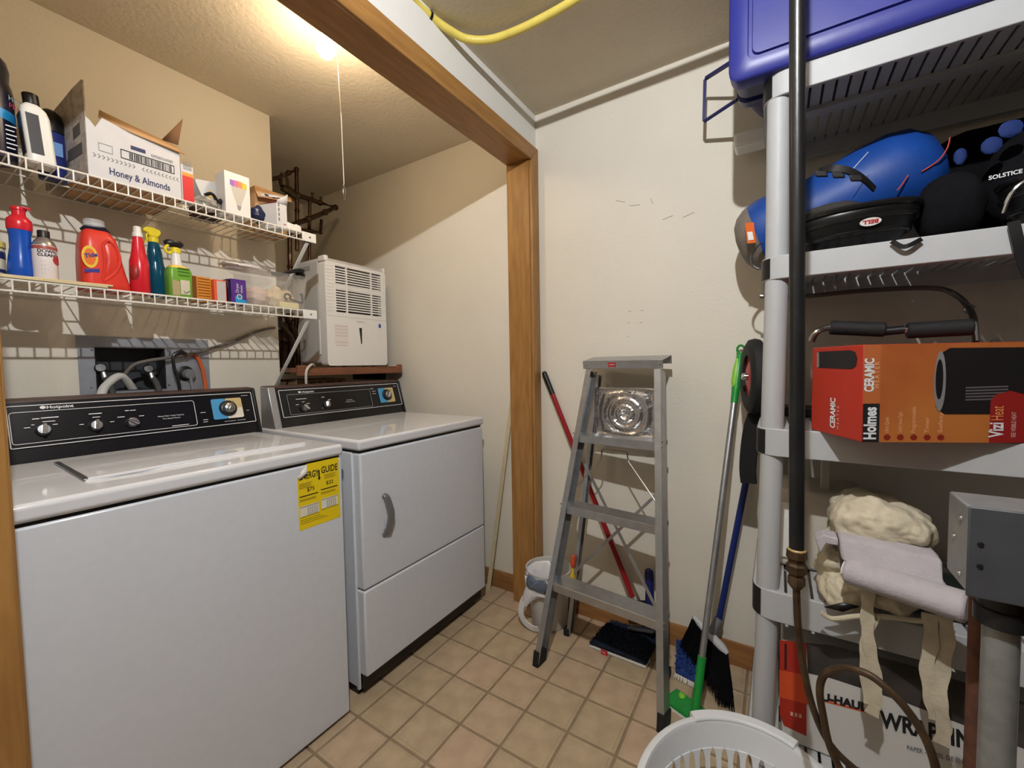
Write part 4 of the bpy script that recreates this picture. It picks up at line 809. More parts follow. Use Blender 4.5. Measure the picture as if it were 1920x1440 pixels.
# small boxes
def smallbox(name, label, l, r, t, y_, m, dep=.06, rot=0):
    x0, x1 = PY(l, 550, y_).x, PY(r, 550, y_).x; z1 = PY((l+r)/2, t, y_).z
    return carton(name, label, 'box', x0, x1, y_, y_+dep, ZL, z1, m), x0, x1, z1
s_, x0, x1, z1 = smallbox('orange_box', 'mustard orange box beside the green spray bottle', 361, 397, 519, 1.81, C((206, 134, 40), .5), .07)
for k in range(8): decal('print_line', C((120, 64, 20)), s_, [(x0+.018, ZL+.008+k*.0105), (x1-.005, ZL+.008+k*.0105), (x1-.005, ZL+.011+k*.0105), (x0+.018, ZL+.011+k*.0105)], 1.81)
decal('dark_edge', C((120, 66, 24)), s_, [(x0+.0005, ZL+.001), (x0+.014, ZL+.001), (x0+.014, z1-.001), (x0+.0005, z1-.001)], 1.81)
s_, x0, x1, z1 = smallbox('orange_white_box', 'narrow box with orange edges and a grey label on the lower shelf', 402, 425, 525, 1.79, C((222, 92, 54), .5), .05)
decal('grey_label', C((188, 184, 182)), s_, [(x0+.009, ZL+.005), (x1-.003, ZL+.005), (x1-.003, z1-.005), (x0+.009, z1-.005)], 1.79)
s_, x0, x1, z1 = smallbox('purple_box', 'purple box with a blue corner beside the clear bin', 434, 462, 524, 1.79, C((84, 44, 132), .45), .05)
decal('blue_corner', C((40, 150, 205)), s_, [(x0+.016, ZL+.0005), (x1-.0005, ZL+.0005), (x1-.0005, ZL+.016), (x0+.012, ZL+.03)], 1.79)
MB().lathe([(.010, 0), (.010, .0006), (.0001, .0007)], (x0+.028, 1.7895, ZL+.03), 20, axis=(0, -1, 0)).build('white_disc', M_WHITEPRINT, s_)
MB().lathe([(.007, .0007), (.007, .0012), (.0001, .0013)], (x0+.028, 1.7895, ZL+.03), 20, axis=(0, -1, 0)).build('teal_disc', C((50, 130, 150)), s_)
lettering('Dryer', .016, (x0+.026, 1.7895, ZL+.045), (0, 0, 1), (-1, 0, 0), M_WHITEPRINT, s_, width=.036)
lettering('sheets', .013, (x0+.040, 1.7895, ZL+.045), (0, 0, 1), (-1, 0, 0), M_WHITEPRINT, s_, width=.03)
s_, x0, x1, z1 = smallbox('dark_purple_box', 'dark purple foil box left of the purple box', 427, 434, 523, 1.795, mat('foil_purple', (48, 30, 62), .25, .3, c2=(120, 110, 124), vs=30, lo=.5, hi=.7), .05)
# clear bin with odds and ends
xa, xb = PY(466, 560, 1.79).x, PY(580, 550, 1.77).x; y0, y1 = 1.765, 1.93; z0 = ZL; z1 = PY(520, 512, 1.765).z
cbn = thing('clear_plastic_bin', 'clear plastic bin of odds and ends at the right end of the lower shelf', 'bin', ((xa+xb)/2, 1.85, z0))
def ring(i, z, r=.02): return [(a, b, z) for a, b in rrect(xa+i, y0+i, xb-i, y1-i, r, 4)]
M_BINCLR = mat('clear_bin', (222, 218, 212), .15, spec=.5, alpha=.14)
MB().loft([ring(.014, z0), ring(.001, z1), ring(-.006, z1+.001), ring(-.006, z1+.004), ring(.0025, z1+.004), ring(.016, z0+.003)]).build('bin_body', M_BINCLR, cbn)
def inbin(name, label, cat, o): tag(o, label, cat); return o
inbin('', 'pale pink cloth bundle in the left of the clear bin', 'cloth', blob('cloth_bundle', mat('pale_cloth', (216, 190, 176), .8), None, (xa+.055, 1.84, z0+.045), .045, .05, .04, 11, .15))
inbin('', 'cream cloth ball in the middle of the clear bin', 'cloth', blob('cream_cloth_ball', mat('cream_cloth', (222, 204, 168), .8), None, (xa+.125, 1.83, z0+.05), .035, .042, .045, 12, .18))
inbin('', 'beige foam ball at the right of the clear bin', 'foam ball', blob('beige_foam_ball', mat('beige_foam', (212, 188, 146), .8), None, (xa+.195, 1.875, z0+.058), .036, .034, .04, 13, .08))
tag(MB().obox((xa+.165, 1.798, z0+.018), (.042, .0, 0), (0, .012, 0), (0, 0, .0125)).build('cream_soap_bar', mat('soap_cream', (232, 222, 168), .6), None, bevel=.003), 'pale yellow bar lying at the front of the clear bin', 'soap')
tag(MB().tube(spline([(xa+.165, 1.805, z0+.045), (xa+.15, 1.80, z0+.055), (xa+.16, 1.80, z0+.068), (xa+.178, 1.80, z0+.062), (xa+.176, 1.80, z0+.048), (xa+.21, 1.80, z0+.040), (xa+.228, 1.80, z0+.038), (xa+.230, 1.80, z0+.07), (xa+.222, 1.80, z0+.075)], 6), .0045, 8).build('coiled_black_cable', M_BLACK), 'short black cable coiled inside the clear bin', 'cable')
wp = blob('white_plastic_bag', mat('bag_white', (226, 222, 218), .4, bump=.3, bs=50), None, (xa+.03, 1.86, z1+.020), .10, .05, .015, 21, .25); tag(wp, 'crumpled white plastic bag on the clear bin edge', 'bag')
bk = thing('black_scoop', 'black handled scoop lying on the clear bin', 'scoop', (xb-.05, 1.84, z1+.01))
pz = z1+.0055
MB().ribbon(spline([(xb-.13, 1.83, pz+.003), (xb-.09, 1.83, pz+.006), (xb-.055, 1.82, pz+.022), (xb-.025, 1.82, pz+.032), (xb-.002, 1.82, pz+.030)], 6), [.014+.0014*i for i in range(25)], .016, side=(0, 1, 0)).build('scoop_blade', M_BLACK, bk, bevel=.003)
MB().tube(spline([(xb-.025, 1.835, pz+.006), (xb-.005, 1.84, pz+.016), (xb+.012, 1.84, pz+.012), (xb+.012, 1.84, pz+.028)], 6), .012, 10).build('scoop_handle', M_BLACK, bk)
# ================================================================ stepladder
BL, BR = Vector((1.397, .81, 0)), Vector((1.344, .296, 0))
TL, TR = PX(1099, 690, 1.675), PX(1238, 690, 1.642)
lad = thing('stepladder', 'aluminium stepladder with three treads standing against the wall', 'ladder', (1.5, .55, 0))
def lerp(a, b, t): return a+(b-a)*t
LN = (BR-BL).cross(TL-BL).normalized()
if LN.x > 0: LN = -LN                # faces the room
side = (BL-BR).normalized()          # towards +y (left)
def channel(p, q, out, wd=.058, fl_=.024, t=.0025):
    """C-section rail from p to q; web on the 'out' side, flanges turned inwards"""
    up = (q-p).normalized(); o = (out-up*out.dot(up)).normalized(); b = -(LN-up*LN.dot(up)-o*LN.dot(o)).normalized()   # b: towards the wall
    sec = [(0, 0), (-fl_, 0), (-fl_, t), (-t, t), (-t, wd-t), (-fl_, wd-t), (-fl_, wd), (0, wd)]
    return MB().loft([[c+o*a+b*d for a, d in sec] for c in (p, q)])
TL2, TR2 = lerp(BL, TL, .998), lerp(BR, TR, .998)
fo = Vector((0, 0, .012))
channel(BL+fo, TL2, side).build('front_rail', M_ALU, lad, ang=20); channel(BR+fo, TR2, -side).build('front_rail', M_ALU, lad, ang=20)
for p, s_ in ((BL, 1), (BR, -1)):
    b = -LN; c = p+b*.028-side*s_*.011
    MB().obox(c+Vector((.006, 0, .028)), side*.0135, b*.033, Vector((.007, 0, .028))).build('rubber_foot', M_RUBBER, lad, bevel=.003)
# top cap: a tray tilted slightly up towards the wall
ct = Vector((0, 0, 1)); cb_ = Vector((.985, -.0, .17)).normalized(); cu = (TR-TL); cu.z = 0; cw = cu.length; cu.normalize()
cb_ = (cb_-cu*cb_.dot(cu)).normalized(); cn = cu.cross(cb_); 
if cn.z < 0: cn = -cn
o0 = TL-cu*.012+Vector((-.004, 0, -.004)); W_ = cw+.024; D_ = .105; Hc = .034
sec = [(0, 0), (0, Hc), (D_, Hc), (D_, 0), (D_-.0025, 0), (D_-.0025, Hc-.0025), (.0025, Hc-.0025), (.0025, 0)]
MB().loft([[o0+cu*u+cb_*a+cn*b for a, b in sec] for u in (0, W_)]).build('top_cap', M_ALU, lad, bevel=.001)
MB().obox(o0+cu*(W_*.39)-cb_*.0005+cn*(Hc*.5), cu*.0165, cn*.009, cb_*.0008).build('red_badge', C((168, 40, 44)), lad)
lettering('WERNER', .007, o0+cu*(W_*.39-.013)-cb_*.0013+cn*(Hc*.5-.002), cu, cn, M_WHITEPRINT, lad, width=.026)
for u in (.012, W_-.012): MB().lathe([(.005, 0), (.004, .002), (.0001, .003)], o0+cu*u+cn*(Hc*.5), 12, axis=-cb_).build('rivet', M_CHROME, lad)
# treads
def hitL(x, y):
    d = ray(x, y); t = (BL-CAM).dot(LN)/d.dot(LN); return CAM+d*t
def frac(P, A, B): return (P.z-A.z)/(B.z-A.z)
for (ya, yb) in (((1078, 813), (1230, 833)), ((1055, 950), (1230, 985)), ((1031, 1092), (1230, 1166))):
    pa, pb = hitL(*ya), hitL(*yb); zz = (pa.z+pb.z)/2
    a = lerp(BL, TL, zz/TL.z)-side*.003; b = lerp(BR, TR, zz/TR.z)+side*.003; a.z = b.z = zz
    dirn = (b-a).normalized(); bk = Vector((1, 0, 0)); bk = (bk-dirn*bk.dot(dirn)).normalized(); dz = Vector((0, 0, 1))
    dp = .082; th = .030
    sec = [(0, -th), (0, 0), (.004, .002), (dp, .002), (dp, -th*.6), (dp-.0025, -th*.6), (dp-.0025, -.001), (.003, -.001), (.003, -th)]
    tr = MB().loft([[c+bk*u+dz*v for u, v in sec] for c in (a, b)]).build('tread', M_ALU, lad, ang=20)
    for c, s_ in ((a, 1), (b, -1)):
        for v in (.006, -.014): MB().lathe([(.004, 0), (.003, .002), (.0001, .0025)], c-bk*.0012+dirn*(-.006*s_)+dz*v, 10, axis=-bk).build('rivet', M_CHROME, tr)
# rear legs with horizontal bars and X-brace
RL, RR = Vector((1.632, .775, .0)), Vector((1.600, .345, .0))
RTL, RTR = TL+Vector((.085, -.008, -.03)), TR+Vector((.085, .008, -.03))
channel(RL+fo, RTL, side, .03, .018).build('rear_rail', M_ALU, lad, ang=20); channel(RR+fo, RTR, -side, .03, .018).build('rear_rail', M_ALU, lad, ang=20)
for p in (RL, RR): MB().obox(p+Vector((.012, 0, .016)), (.017, 0, 0), (0, .013, 0), (0, 0, .016)).build('rubber_foot', M_RUBBER, lad, bevel=.003)
def rear(t, s_): return lerp(RL, RTL, t) if s_ else lerp(RR, RTR, t)
off = Vector((-.006, 0, 0))
MB().bar(rear(.24, 1)+off, rear(.62, 0)+off, .012, .003, up=(1, 0, 0)).build('cross_brace', M_ALU, lad); MB().bar(rear(.17, 0)+off*1.7, rear(.66, 1)+off*1.7, .012, .003, up=(1, 0, 0)).build('cross_brace', M_ALU, lad)
# spreader wire
w1, w2, w3, w4 = PX(1129, 842, 1.66), PX(1176, 848, 1.66), PX(1178, 865, 1.655), PX(1232, 944, 1.61)
w0, w00 = PX(1127, 862, 1.655), PX(1060, 935, 1.60)
MB().tube([w00, lerp(w00, w0, .9), w0, w1+Vector((0, 0, -.004)), w1, w2, w2+Vector((0, 0, -.004)), w3, w4], .0032, 8).build('spreader_wire', mat('spreader_steel', (170, 164, 150), .35, .8), lad)
# pressed-foil tray leaning on the first tread
M_FOIL = mat('crinkled_foil', (196, 195, 196), .22, .95, bump=.9, bs=45)
z1_ = hitL(1150, 828).z+.004
fa, fb = PX(1113, 822, 1.70), PX(1228, 826, 1.68); 
fc = (fa+fb)/2; fz = z1_+.0; fw = abs(fa.y-fb.y)/2; fh = PX(1170, 727, 1.72).z-fz
ft = thing('foil_burner_liner', 'square pressed foil burner liner with concentric rings on the top tread', 'foil liner', (1.72, fc.y, fz))
gr = MB(); n_ = 72
def ftp(u, v, d): return Vector((1.705+.055*v/1.0*fh/.2+d, fc.y-.002, fz))+Vector((-.0, -u, 0))+Vector((.0, 0, v))
rings = []
cx_, cz_ = 0.0, fh*.46
R_ = min(fw, fh/2)*1.0
for i in range(15):
    t = i/14
    ring_ = []
    for j in range(n_):
        a = 2*PI*j/n_; c_, s_ = math.cos(a), math.sin(a); k = 1/max(abs(c_), abs(s_))
        m_ = max(0, (t-.62)/.38); rr_ = R_*(.12+.78*t/.62*.9) if t <= .62 else None
        if t <= .62: u, v = rr_*c_, cz_+rr_*s_*(.98)
        else:
            rb = R_*(.12+.702); u0_, v0_ = rb*c_, cz_+rb*s_*.98; u1_, v1_ = max(-fw, min(fw, k*fw*c_)), max(0, min(fh, cz_+k*s_*(fh-cz_ if s_ > 0 else cz_)))
            u, v = u0_+(u1_-u0_)*m_, v0_+(v1_-v0_)*m_
        ring_.append(ftp(u, v, .004*math.cos(t*22)+(random.random()-.5)*.0022))
    rings.append(ring_)
gr.loft(rings, cap=False)
k0 = len(gr.v); gr.v.append(ftp(0, cz_, .004)); 
for j in range(n_): gr.f.append((k0, (j+1) % n_, j))
gr.build('pressed_sheet', M_FOIL, ft, solid=.0006, ang=60)

# ================================================================ tools between the ladder and the shelving
def pole(name, m, parent, p, q, r, n=14): return MB().cyl(p, q, r, n=n).build(name, m, parent)
# red-handled mop with navy chenille head
M_REDH = mat('red_enamel_pole', (150, 22, 30), .3); M_NAVYCH = mat('navy_chenille', (16, 24, 42), .95, c2=(28, 40, 62), vs=90)
rt, rb_ = PX(1018, 693, 1.806), PX(1186, 1119, 1.775)
mp_ = thing('red_handled_mop', 'red-handled mop with a navy chenille head resting on the floor behind the ladder', 'mop', (1.69, .53, 0))
d_ = (rb_-rt)
pole('handle', M_REDH, mp_, rt+d_*.12, rb_, .0115); pole('grip', M_BLACK, mp_, rt+d_*.02, rt+d_*.12, .0125)
MB().ball(rt+d_*.02, .0125, n=14, m=8).build('grip_end', M_BLACK, mp_)
MB().obox(rb_+Vector((-.01, -.03, -.035)), (.02, 0, .01), (0, .045, -.012), (0, .004, .016)).build('socket', M_BLACK, mp_, bevel=.006)
MB().obox((1.735, .47, .075), (.045, 0, -.02), (0, .055, -.01), (.002, 0, .006)).build('head_plate', mat('plate_charcoal', (52, 54, 56), .55), mp_, bevel=.003)
m0, m1, m2, m3 = PZ(1106, 1211, .006), PZ(1211, 1251, .006), PZ(1237, 1198, .03), PZ(1142, 1170, .03)
hd = MB(); nu, nv = 16, 7; g = []
for i in range(nu+1):
    for j in range(nv+1):
        u, v = i/nu, j/nv; p = lerp(lerp(m0, m1, u), lerp(m3, m2, u), v); p = Vector(p); p.z = .012+.05*math.sin(PI*min(1, v*.75+.05))*min(1, 6*min(u, 1-u)+.25); g.append(p)
base = [Vector((p.x, p.y, .004)) for p in g]
hd.add(g, [(i*(nv+1)+j, (i+1)*(nv+1)+j, (i+1)*(nv+1)+j+1, i*(nv+1)+j+1) for i in range(nu) for j in range(nv)])
pad = hd.build('mop_pad', M_NAVYCH, mp_, solid=.01)
pil = MB(); rnd = random.Random(4)
for k in range(1500):
    u, v = rnd.random(), rnd.random(); i = min(nu-1, int(u*nu)); j = min(nv-1, int(v*nv)); p = g[i*(nv+1)+j]*(1-(u*nu-i))+g[(i+1)*(nv+1)+j]*(u*nu-i)
    p = p*(1-(v*nv-j))+(g[i*(nv+1)+j+1]*(1-(u*nu-i))+g[(i+1)*(nv+1)+j+1]*(u*nu-i))*(v*nv-j)
    q = p+Vector((rnd.uniform(-.010, .006), rnd.uniform(-.008, .008), rnd.uniform(.006, .015))); pil.cyl(p, q, .0028, .0018, 5)
pil.build('chenille_strands', M_NAVYCH, pad)['kind'] = 'stuff'
MB().tube([m0, m1, m1+(m2-m1)*.25], .0055, 8).build('white_binding', mat('binding_white', (206, 200, 190), .7), mp_)
tg = lerp(m0, m1, .27); td = (m1-m0).normalized()
tgp = MB().obox(tg+Vector((-.010, -.004, .002)), td*.0145, Vector((-.004, -.002, -.008)), Vector((.0008, 0, -.0004))).build('red_tag', C((176, 30, 38)), mp_)
lettering('O-Cedar', .007, tg+Vector((-.0115, 0, .0005))-td*.012, td, Vector((.35, .1, .9)), M_WHITEPRINT, mp_, width=.022)
# blue-handled hand brush standing at the wall
a, b = PX(1217, 1066, 1.775), PX(1219, 1140, 1.775)
hb = thing('blue_hand_brush', 'dark blue handled hand brush propped upright behind the ladder', 'brush', (1.775, a.y, 0))
MB().loft([[Vector((1.775+r*.7*math.cos(2*PI*i/16), b.y+(a.y-b.y)*t+r*math.sin(2*PI*i/16), b.z-.03+(a.z-b.z+.03)*t)) for i in range(16)] for t, r in ((0, .022), (.1, .022), (.5, .018), (.85, .020), (.96, .017), (1, .006))]).build('handle', mat('brush_blue', (20, 30, 96), .35), hb)
box('brush_head', mat('brush_blue', (0,0,0)), hb, 1.762, b.y-.035, .075, 1.792, b.y+.035, b.z-.031, .004)
box('bristles', M_BLACK, hb, 1.764, b.y-.033, .004, 1.790, b.y+.033, .0745)
# green flat mop
gt, g1, g2 = PX(1389, 655, 1.79), PX(1381, 762, 1.735), PZ(1303, 1338, .045)
gm = thing('green_flat_mop', 'flat mop with a silver pole, lime grip and green plate right of the ladder', 'mop', (1.47, .23, 0))
M_GRN = mat('mop_green', (26, 140, 56), .35); M_LIME = mat('mop_lime', (132, 196, 62), .35)
ax = (g2-gt).normalized()
def along(t): return lerp(gt, g2, t)
pole('pole', M_ALU, gm, along(.16), along(.86), .0105); pole('lower_sleeve', M_GRN, gm, along(.86), along(1.0), .0135)
gp_ = MB().tube([along(.012), along(.03), along(.06), along(.10), along(.135), along(.165)], [.009, .0125, .016, .0165, .013, .0118], 14).build('grip', M_GRN, gm)
MB().tube([along(.03)+Vector((-.004, .004, 0)), along(.065)+Vector((-.006, .006, 0)), along(.105)+Vector((-.006, .006, 0)), along(.125)+Vector((-.003, .003, 0))], [.008, .012, .012, .006], 12).build('grip_inlay', M_LIME, gp_)
lpc = along(0); MB().tube([lpc+Vector((0, math.cos(2*PI*i/14)*.012, math.sin(2*PI*i/14)*.015)) for i in range(14)], .0042, 8, closed=True).build('hang_loop', M_GRN, gp_)
for t in (.47, .70): MB().ball(along(t)+Vector((-.009, .003, 0)), .003, n=8, m=6).build('pole_button', M_CHROME, gm)
c0, c1, c2_, c3 = PZ(1262, 1303, .012), PZ(1374, 1368, .012), PZ(1345, 1395, .012), PZ(1240, 1325, .012)
c0, c1, c2_, c3 = PZ(1268, 1292, .014), PZ(1352, 1352, .014), PZ(1318, 1366, .014), PZ(1240, 1310, .014)
pt = [c0, c1, c2_, c3]; cc = (c0+c1+c2_+c3)/4
pl_ = MB().loft([[p+Vector((0, 0, z)) for p in [cc+(q-cc)*k for q in pt]] for k, z in ((1, -.006), (1, .002), (.9, .008))]).build('mop_plate', M_GRN, gm, bevel=.002)
MB().loft([[cc+(q-cc)*k+Vector((0, 0, z)) for q in pt] for k, z in ((1.1, -.0135), (1.13, -.012), (1.1, -.0068))]).build('cloth_pad', mat('pad_white', (214, 210, 196), .9, bump=.4, bs=200), gm)
MB().ball(g2+Vector((0, 0, -.012)), .02, n=16, m=10).build('swivel_joint', M_GRN, gm)
MB().ball(lerp(cc, c0, .55)+Vector((0, 0, .008)), .016, .012, .007).build('lime_button', M_LIME, pl_)
# angle broom with blue pole
bt, bb_ = PX(1411, 840, 1.775), PX(1346, 1172, 1.755)
br = thing('angle_broom', 'angled broom with black bristles, white block and dark blue pole', 'broom', (1.68, .18, 0))
bt = bt+(bt-bb_)*.30
pole('pole', mat('pole_navy', (22, 40, 104), .35), br, bt, bb_, .0115)
k1, k2 = PX(1300, 1156, 1.755), PX(1364, 1226, 1.70)
dd_ = (k2-k1)
MB().tube([k1, lerp(k1, k2, .2), lerp(k1, k2, .5), lerp(k1, k2, .85), k2], [.008, .014, .017, .017, .009], 12).build('block', mat('block_white', (192, 192, 194), .5), br)
pole('socket', mat('socket_grey', (110, 110, 114), .5), br, lerp(k1, k2, .52), bb_+(bt-bb_)*.03, .016)
e1, e2 = PZ(1285, 1232, .09), PZ(1368, 1332, .004); e1 = PX(1283, 1215, 1.72)
rnd = random.Random(9); bs_ = MB()
for k in range(700):
    t = rnd.random(); p = lerp(k1, k2, t)+Vector((rnd.uniform(-.011, .011), rnd.uniform(-.004, .004), -.004)); e = lerp(e1, e2, t)+Vector((rnd.uniform(-.028, .02), rnd.uniform(-.02, .02), rnd.uniform(0, .03)))
    e.z = max(e.z, .002); e.x = min(e.x, 1.80); md_ = lerp(p, e, .5)+Vector((rnd.uniform(-.004, .004), rnd.uniform(-.004, .004), 0)); bs_.tube([p, md_, e], [.0024, .002, .0014], 4)
bs_.build('bristles', mat('bristle_black', (10, 10, 11), 1, spec=.1), br)['kind'] = 'stuff'
# blue chenille mop pad behind the flat mop
q0, q1, q2, q3 = PZ(1266, 1265, .006), PZ(1318, 1292, .006), PZ(1318, 1240, .03), PZ(1270, 1215, .045)
bp_ = thing('blue_mop_pad', 'blue chenille mop pad on the floor behind the ladder foot', 'mop pad', (1.68, .3, 0))
M_BLUECH = mat('blue_chenille', (26, 48, 110), .95, c2=(40, 70, 140), vs=90)
MB().loft([[q0, q1, q2, q3], [p+Vector((.004, 0, .035)) for p in (q0, q1, q2, q3)]]).build('pad_body', M_BLUECH, bp_, bevel=.008)
pl2 = MB()
for k in range(420):
    u, v = rnd.random(), rnd.random(); p = lerp(lerp(q0, q1, u), lerp(q3, q2, u), v)+Vector((.004, 0, .032)); pl2.cyl(p, p+Vector((rnd.uniform(-.012, .004), rnd.uniform(-.007, .007), rnd.uniform(.004, .012))), .003, .002, 5)
pl2.build('chenille_strands', M_BLUECH, bp_)['kind'] = 'stuff'
fr_ = MB()
for k in range(26):
    p = lerp(q0, q1, (k+.5)/26)+Vector((-.004, 0, .0)); fr_.cyl(p+Vector((0, 0, .010)), p+Vector((-.012, rnd.uniform(-.004, .004), -.002)), .003, .002, 5)
fr_.build('white_fringe', mat('binding_white', (0,0,0)), bp_)['kind'] = 'stuff'
# bucket with bag and cleaning tools
bc_ = Vector((1.685, .887, 0))
bk_ = thing('white_bucket', 'white plastic bucket on the floor behind the ladder', 'bucket', bc_)
zr_ = .262
MB().lathe([(.0001, .0), (.078, .0), (.082, .006), (.100, zr_-.02), (.106, zr_-.018), (.107, zr_), (.101, zr_), (.096, zr_-.03), (.078, .006), (.0001, .005)], bc_, 36).build('bucket_shell', mat('bucket_white', (204, 202, 198), .45), bk_)
bag = thing('white_plastic_bag', 'white plastic carrier bag hung over the bucket rim by the door casing', 'bag', bc_+Vector((-.1, .06, .1)))
M_BAGW = mat('bag_film_white', (226, 226, 228), .3, bump=.5, bs=40); M_BAGG = mat('bag_print_grey', (96, 106, 124), .4, bump=.4, bs=50)
XB_ = 1.575
def bagpoly(name, m, pts, X, th=.004, amp=.010):
    P = [PX(a, b, X) for a, b in pts]; c = sum(P, Vector())/len(P); mb = MB()
    rn = random.Random(len(P)); L = [[c+(p-c)*k+Vector((-amp*(1-k*k)+rn.uniform(-.003, .003), 0, 0)) for p in P] for k in (1, .8, .55, .3)]
    mb.loft(L, cap=False); k0 = len(mb.v); mb.v.append(c+Vector((-amp, 0, 0))); n = len(P)
    for j in range(n): mb.f.append((k0, 3*n+j, 3*n+(j+1) % n))
    return mb.build(name, m, bag, solid=th)
bagpoly('bag_top', M_BAGW, [(984, 1075), (990, 1062), (1003, 1053), (1018, 1051), (1030, 1052), (1034, 1062), (1032, 1085), (1024, 1092), (1008, 1092), (990, 1082)], XB_+.03)
bagpoly('bag_lower', M_BAGW, [(984, 1078), (1000, 1086), (1024, 1090), (1034, 1110), (1032, 1122), (1012, 1120), (996, 1128), (984, 1142), (978, 1136), (982, 1110), (987, 1098)], XB_)
bagpoly('bag_print', M_BAGG, [(987, 1085), (991, 1077), (998, 1080), (1006, 1087), (1022, 1088), (1026, 1098), (1022, 1115), (1005, 1108), (992, 1104), (987, 1096)], XB_-.014, .002, .012)
hp = spline([PX(a, b, XB_-.002) for a, b in ((986, 1118), (979, 1132), (977, 1150), (984, 1166), (997, 1177), (1010, 1180))], 5)
MB().ribbon(hp, [.03]*len(hp), .004, side=(.15, 1, -.6)).build('bag_handle', M_BAGW, bag)
def tool(name, label, cat, pts, r, m): return tag(MB().tube(spline([PX(*p) for p in pts], 5), r, 10).build(name, m), label, cat)
tool('yellow_tool_handle', 'curved yellow tool handle sticking out of the bucket bag', 'handle', [(1016, 1090, 1.61), (1020, 1080, 1.615), (1028, 1068, 1.62)], .0085, C((226, 206, 50)))
yb = thing('yellow_brush', 'yellow scraper with an orange tip standing in the bucket', 'brush', PX(1073, 1095, 1.66))
MB().tube([PX(1072, 1100, 1.66), PX(1073, 1088, 1.66), PX(1074, 1072, 1.66), PX(1074, 1063, 1.66)], [.013, .015, .008, .006], 12).build('handle', C((222, 190, 40)), yb)
MB().tube([PX(1074, 1064, 1.66), PX(1074, 1058, 1.66), PX(1075, 1048, 1.66), PX(1075, 1042, 1.66)], [.008, .012, .0125, .009], 12).build('tip', C((200, 84, 48)), yb)
# ================================================================ grey resin shelving
M_RESIN = mat('grey_resin', (176, 178, 180), .5, var=.015, vs=30, bump=.08, bs=200)
XF, XR, YL, YRT = 1.315, 1.775, .046, -.87
su = thing('resin_shelving', 'grey resin shelving unit with round posts against the wall', 'shelving', (1.54, -.4, 0))
levels = [(PX(1511, 115, XF).z, PX(1511, 163, XF).z, PX(1440, 150, XF).y), (PX(1511, 472, XF).z, PX(1511, 517, XF).z, PX(1427, 500, XF).y), (PX(1511, 808, XF).z, PX(1511, 861, XF).z, PX(1418, 835, XF).y), (PX(1511, 1124, XF).z, PX(1511, 1181, XF).z, PX(1410, 1130, XF).y), (.13, .06, .062)]
levels[0] = (levels[0][0], levels[0][1], .040)
tray_z = []
slat_me = None
for zt, zb_, yl in levels:
    o_ = rrect(XF, YRT, XR, yl, .05, 5); i_ = [(XF+.012+(x-XF)*(XR-XF-.024)/(XR-XF), YRT+.012+(y-YRT)*(yl-YRT-.024)/(yl-YRT)) for x, y in o_]
    ap = MB(); ap.frame(o_, i_, (0, 0, zb_), (1,0,0), (0,1,0), (0, 0, zt-zb_)); ap.build('shelf_apron', M_RESIN, su, bevel=.002)
    n = 30
    for k in range(n):
        y = yl-.02-(k+.5)*((yl-YRT-.04)/n)
        if slat_me is None:
            so = box('slat', M_RESIN, None, -.222, -.0112, 0, .222, .0112, .012); slat_me = so.data; bpy.data.objects.remove(so)
        s_ = bpy.data.objects.new('slat', slat_me); COL.objects.link(s_); s_.parent = su; s_.location = Vector(((XF+XR)/2, y, zt-.014))-Vector(su.location)
    MB().box((XF+XR)/2-.02, YRT+.012, zt-.026, (XF+XR)/2+.02, yl-.012, zt-.0145).build('shelf_rib', M_RESIN, su)
    # black end strip wrapped round the front-left corner
    e = MB(); pts = [p for p in rrect(XF-.0012, YRT-.0012, XR+.0012, yl+.0012, .05, 5)]
    arc = [p for p in pts if p[1] > yl-.03 and p[0] < XF+.06]; arc.sort(key=lambda p: p[0])
    arc = arc+[(XR-.06, yl+.0012)]
    e.loft([[Vector((x, y, zb_+.004)), Vector((x, y, zt-.004)), Vector((x+.002, y-.002, zt-.004)), Vector((x+.002, y-.002, zb_+.004))] for x, y in arc]); e.build('end_strip', M_BLACK, su)
for i in range(4):
    z1, z0 = levels[i][1]+.004, levels[i+1][0]-.006
    ya, yb = levels[i][2]-.036, levels[i+1][2]-.036
    for x in (XF+.034, XR-.034):
        MB().cyl((x, yb, z0), (x, ya, z1), .0275, n=28).build('post', M_RESIN, su)
        MB().cyl((x, YRT+.036, z0), (x, YRT+.036, z1), .0275, n=28).build('post', M_RESIN, su)
for x in (XF+.034, XR-.034):
    for y in (levels[4][2]-.036, YRT+.036): MB().cyl((x, y, 0), (x, y, .065), .026, n=24).build('foot', M_RESIN, su)
S1, S2, S3, S4, S5 = [l[0]-.0015 for l in levels]

# --- blue tote lying on its side, lid towards the room
M_TOTE = mat('tote_blue', (42, 48, 132), .38, var=.04, vs=8, bump=.1, bs=25); M_TOTED = mat('tote_navy', (30, 33, 92), .4)
tt = thing('blue_storage_tote', 'big blue storage tote lying on its side on top of the shelving', 'tote', (1.48, -.25, S1))
ty0, ty1, tz0, tz1 = -.62, PX(1366, 120, 1.30).y, S1+.0005, 2.34
def tr(i, r): return rrect(ty0+i, tz0+i, ty1-i, tz1-i, r, 5)
MB().loft([[(x, a, b) for a, b in tr(i, r)] for x, i, r in ((1.352, .002, .03), (1.308, 0, .032), (1.302, .006, .028), (1.302, .044, .02), (1.309, .046, .02), (1.309, .054, .018), (1.302, .056, .018))]).build('lid', M_TOTE, tt, ang=50)
MB().loft([[(x, a, b) for a, b in tr(i, r)] for x, i, r in ((1.3525, .010, .03), (1.42, .012, .03), (1.422, .018, .03), (1.44, .018, .03), (1.442, .010, .03), (1.475, .012, .03), (1.48, .022, .03), (1.66, .05, .05), (1.675, .065, .05))]).build('tote_body', M_TOTED, tt, ang=40)
